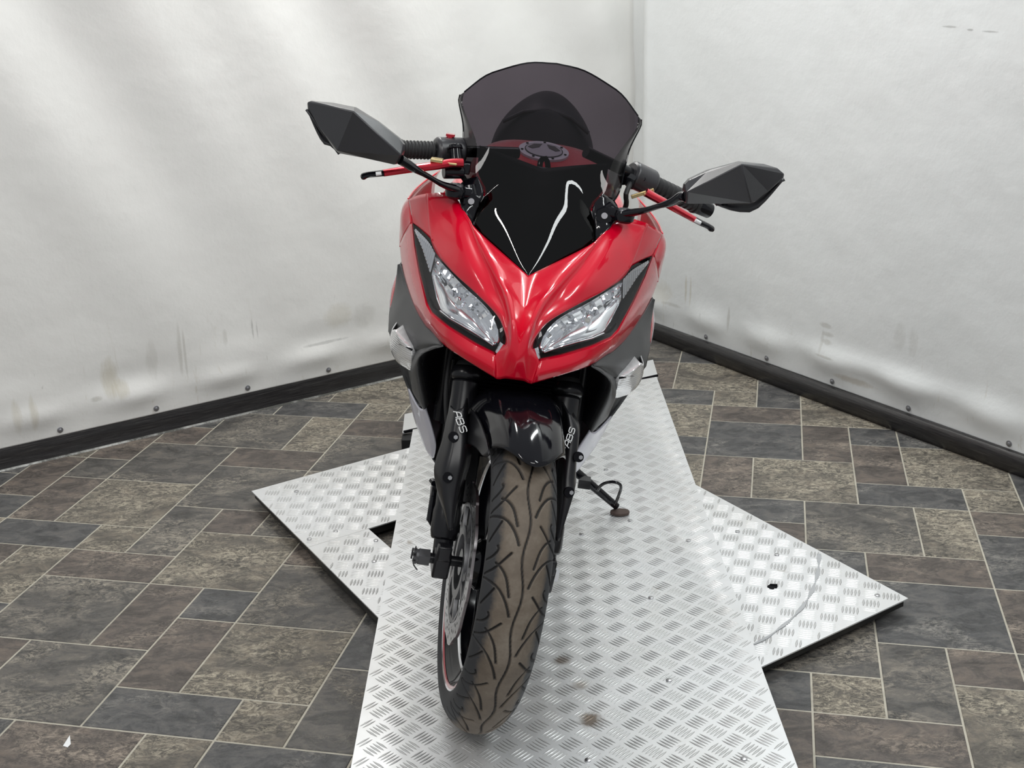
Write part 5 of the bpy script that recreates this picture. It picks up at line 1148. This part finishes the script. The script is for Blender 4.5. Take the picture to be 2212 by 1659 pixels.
bowlR = [(0, 1, a2_), (1, 2, a2_), (2, 3, a2_), (3, 4, a0_, a2_), (4, 5, a0_), (5, 6, a0_), (6, 7, a0_), (7, 8, a0_), (8, 9, a0_), (9, 10, a1_, a0_), (10, 11, a1_), (11, 12, a1_), (12, 13, a2_, a1_), (13, 14, a2_), (14, 0, a2_), (a0_, a1_, a2_)]
mR_ = hull_mirror(fR, 0.028, apR, 'mirror', None, bowlR)
# lower back part of each housing seen past the rim
for par, q in ((mL_, [P_(664, 235, -0.20), P_(695, 305, -0.205), P_(712, 313, -0.205), P_(735, 331, -0.20)]), (mR_, [P_(1545, 440, -0.20), P_(1590, 457, -0.21), P_(1635, 452, -0.21), P_(1693, 386, -0.205)])):
    top_ = [(q[0] * (1 - t) + q[3] * t) + np.array([0.012, 0, 0]) for t in (0, .35, .65, 1)]
    surf('mirror_back_rim', loft([top_, [a * .5 + c_ * .5 + np.array([-0.012, 0, 0]) for a, c_ in zip(top_, q)], q], 10, 3), MATTE, par, 0.004, angle=20)
def stem(par, pts, r, fl_=0.6):
    b = MB(); b.tube(cr(pts, 24), np.interp(np.linspace(0, 1, 24), np.linspace(0, 1, len(r)), r), 14, flat=fl_); return b.build('mirror_stem', GLOSS, par)
stem(mL_, [P_(865, 345, -0.165), P_(880, 354, -0.170), P_(895, 364, -0.175), P_(925, 381, -0.19), P_(955, 398, -0.205), P_(985, 408, -0.225)], [0.015, 0.013, 0.0085, 0.0075, 0.010, 0.013])
stem(mR_, [P_(1481, 424, -0.165), P_(1470, 425, -0.170), P_(1452, 436, -0.175), P_(1420, 446, -0.19), P_(1390, 455, -0.205), P_(1350, 462, -0.225)], [0.016, 0.013, 0.0085, 0.0085, 0.011, 0.013])
# pivots and bases
for par, c1, c2, hx_, ba in ((mL_, (985, 401), (983, 428), (1018, 437), (1012, 402)), (mR_, (1350, 455), (1346, 480), (1305, 468), (1325, 450))):
    b = MB(); t_ = P_(*c1, -0.232); l_ = P_(*c2, -0.232); b.tube([l_, l_ * .8 + t_ * .2, l_ * .3 + t_ * .7, t_], [0.014, 0.0185, 0.0195, 0.0165], 22); b.build('mirror_pivot', GLOSS, par)
    d_ = (t_ - l_) / np.linalg.norm(t_ - l_); b = MB(); b.tube([t_, t_ + d_ * .003], [0.0135, 0.0125], 22)
    ax_ = [np.array([1, 0, 0]), np.array([0, 1, 0])]
    for k in range(3):
        a = 2 * math.pi * k / 3 + .5; b.tube([t_ + d_ * .003 + ax_[0] * .0075 * math.cos(a) + ax_[1] * .0075 * math.sin(a), t_ + d_ * .0042 + ax_[0] * .0075 * math.cos(a) + ax_[1] * .0075 * math.sin(a)], 0.0022, 10)
    b.build('pivot_cap', mat('satin_cap', (0.20, 0.20, 0.21), 0.3, 0.8), par)
    h_ = P_(*hx_, -0.232); u_ = P_(*ba, -0.252); b = MB(); b.tube([h_ + np.array([-.02, 0, 0]), h_ + np.array([0.004, 0, 0.002])], [0.0185, 0.0160], 6); b.tube([h_ + np.array([-0.012, 0, 0]), u_], [0.0165, 0.015], 12)
    b.tube([h_ * .5 + u_ * .5, l_ * .5 + t_ * .5], [0.013, 0.013], 12); b.build('mirror_base', GLOSS, par)
    b = MB(); b.tube([h_ + np.array([0.004, 0, 0.002]), h_ + np.array([0.0065, 0, 0.003])], [0.0065, 0.0058], 14); b.build('base_bolt', SATIN, par)
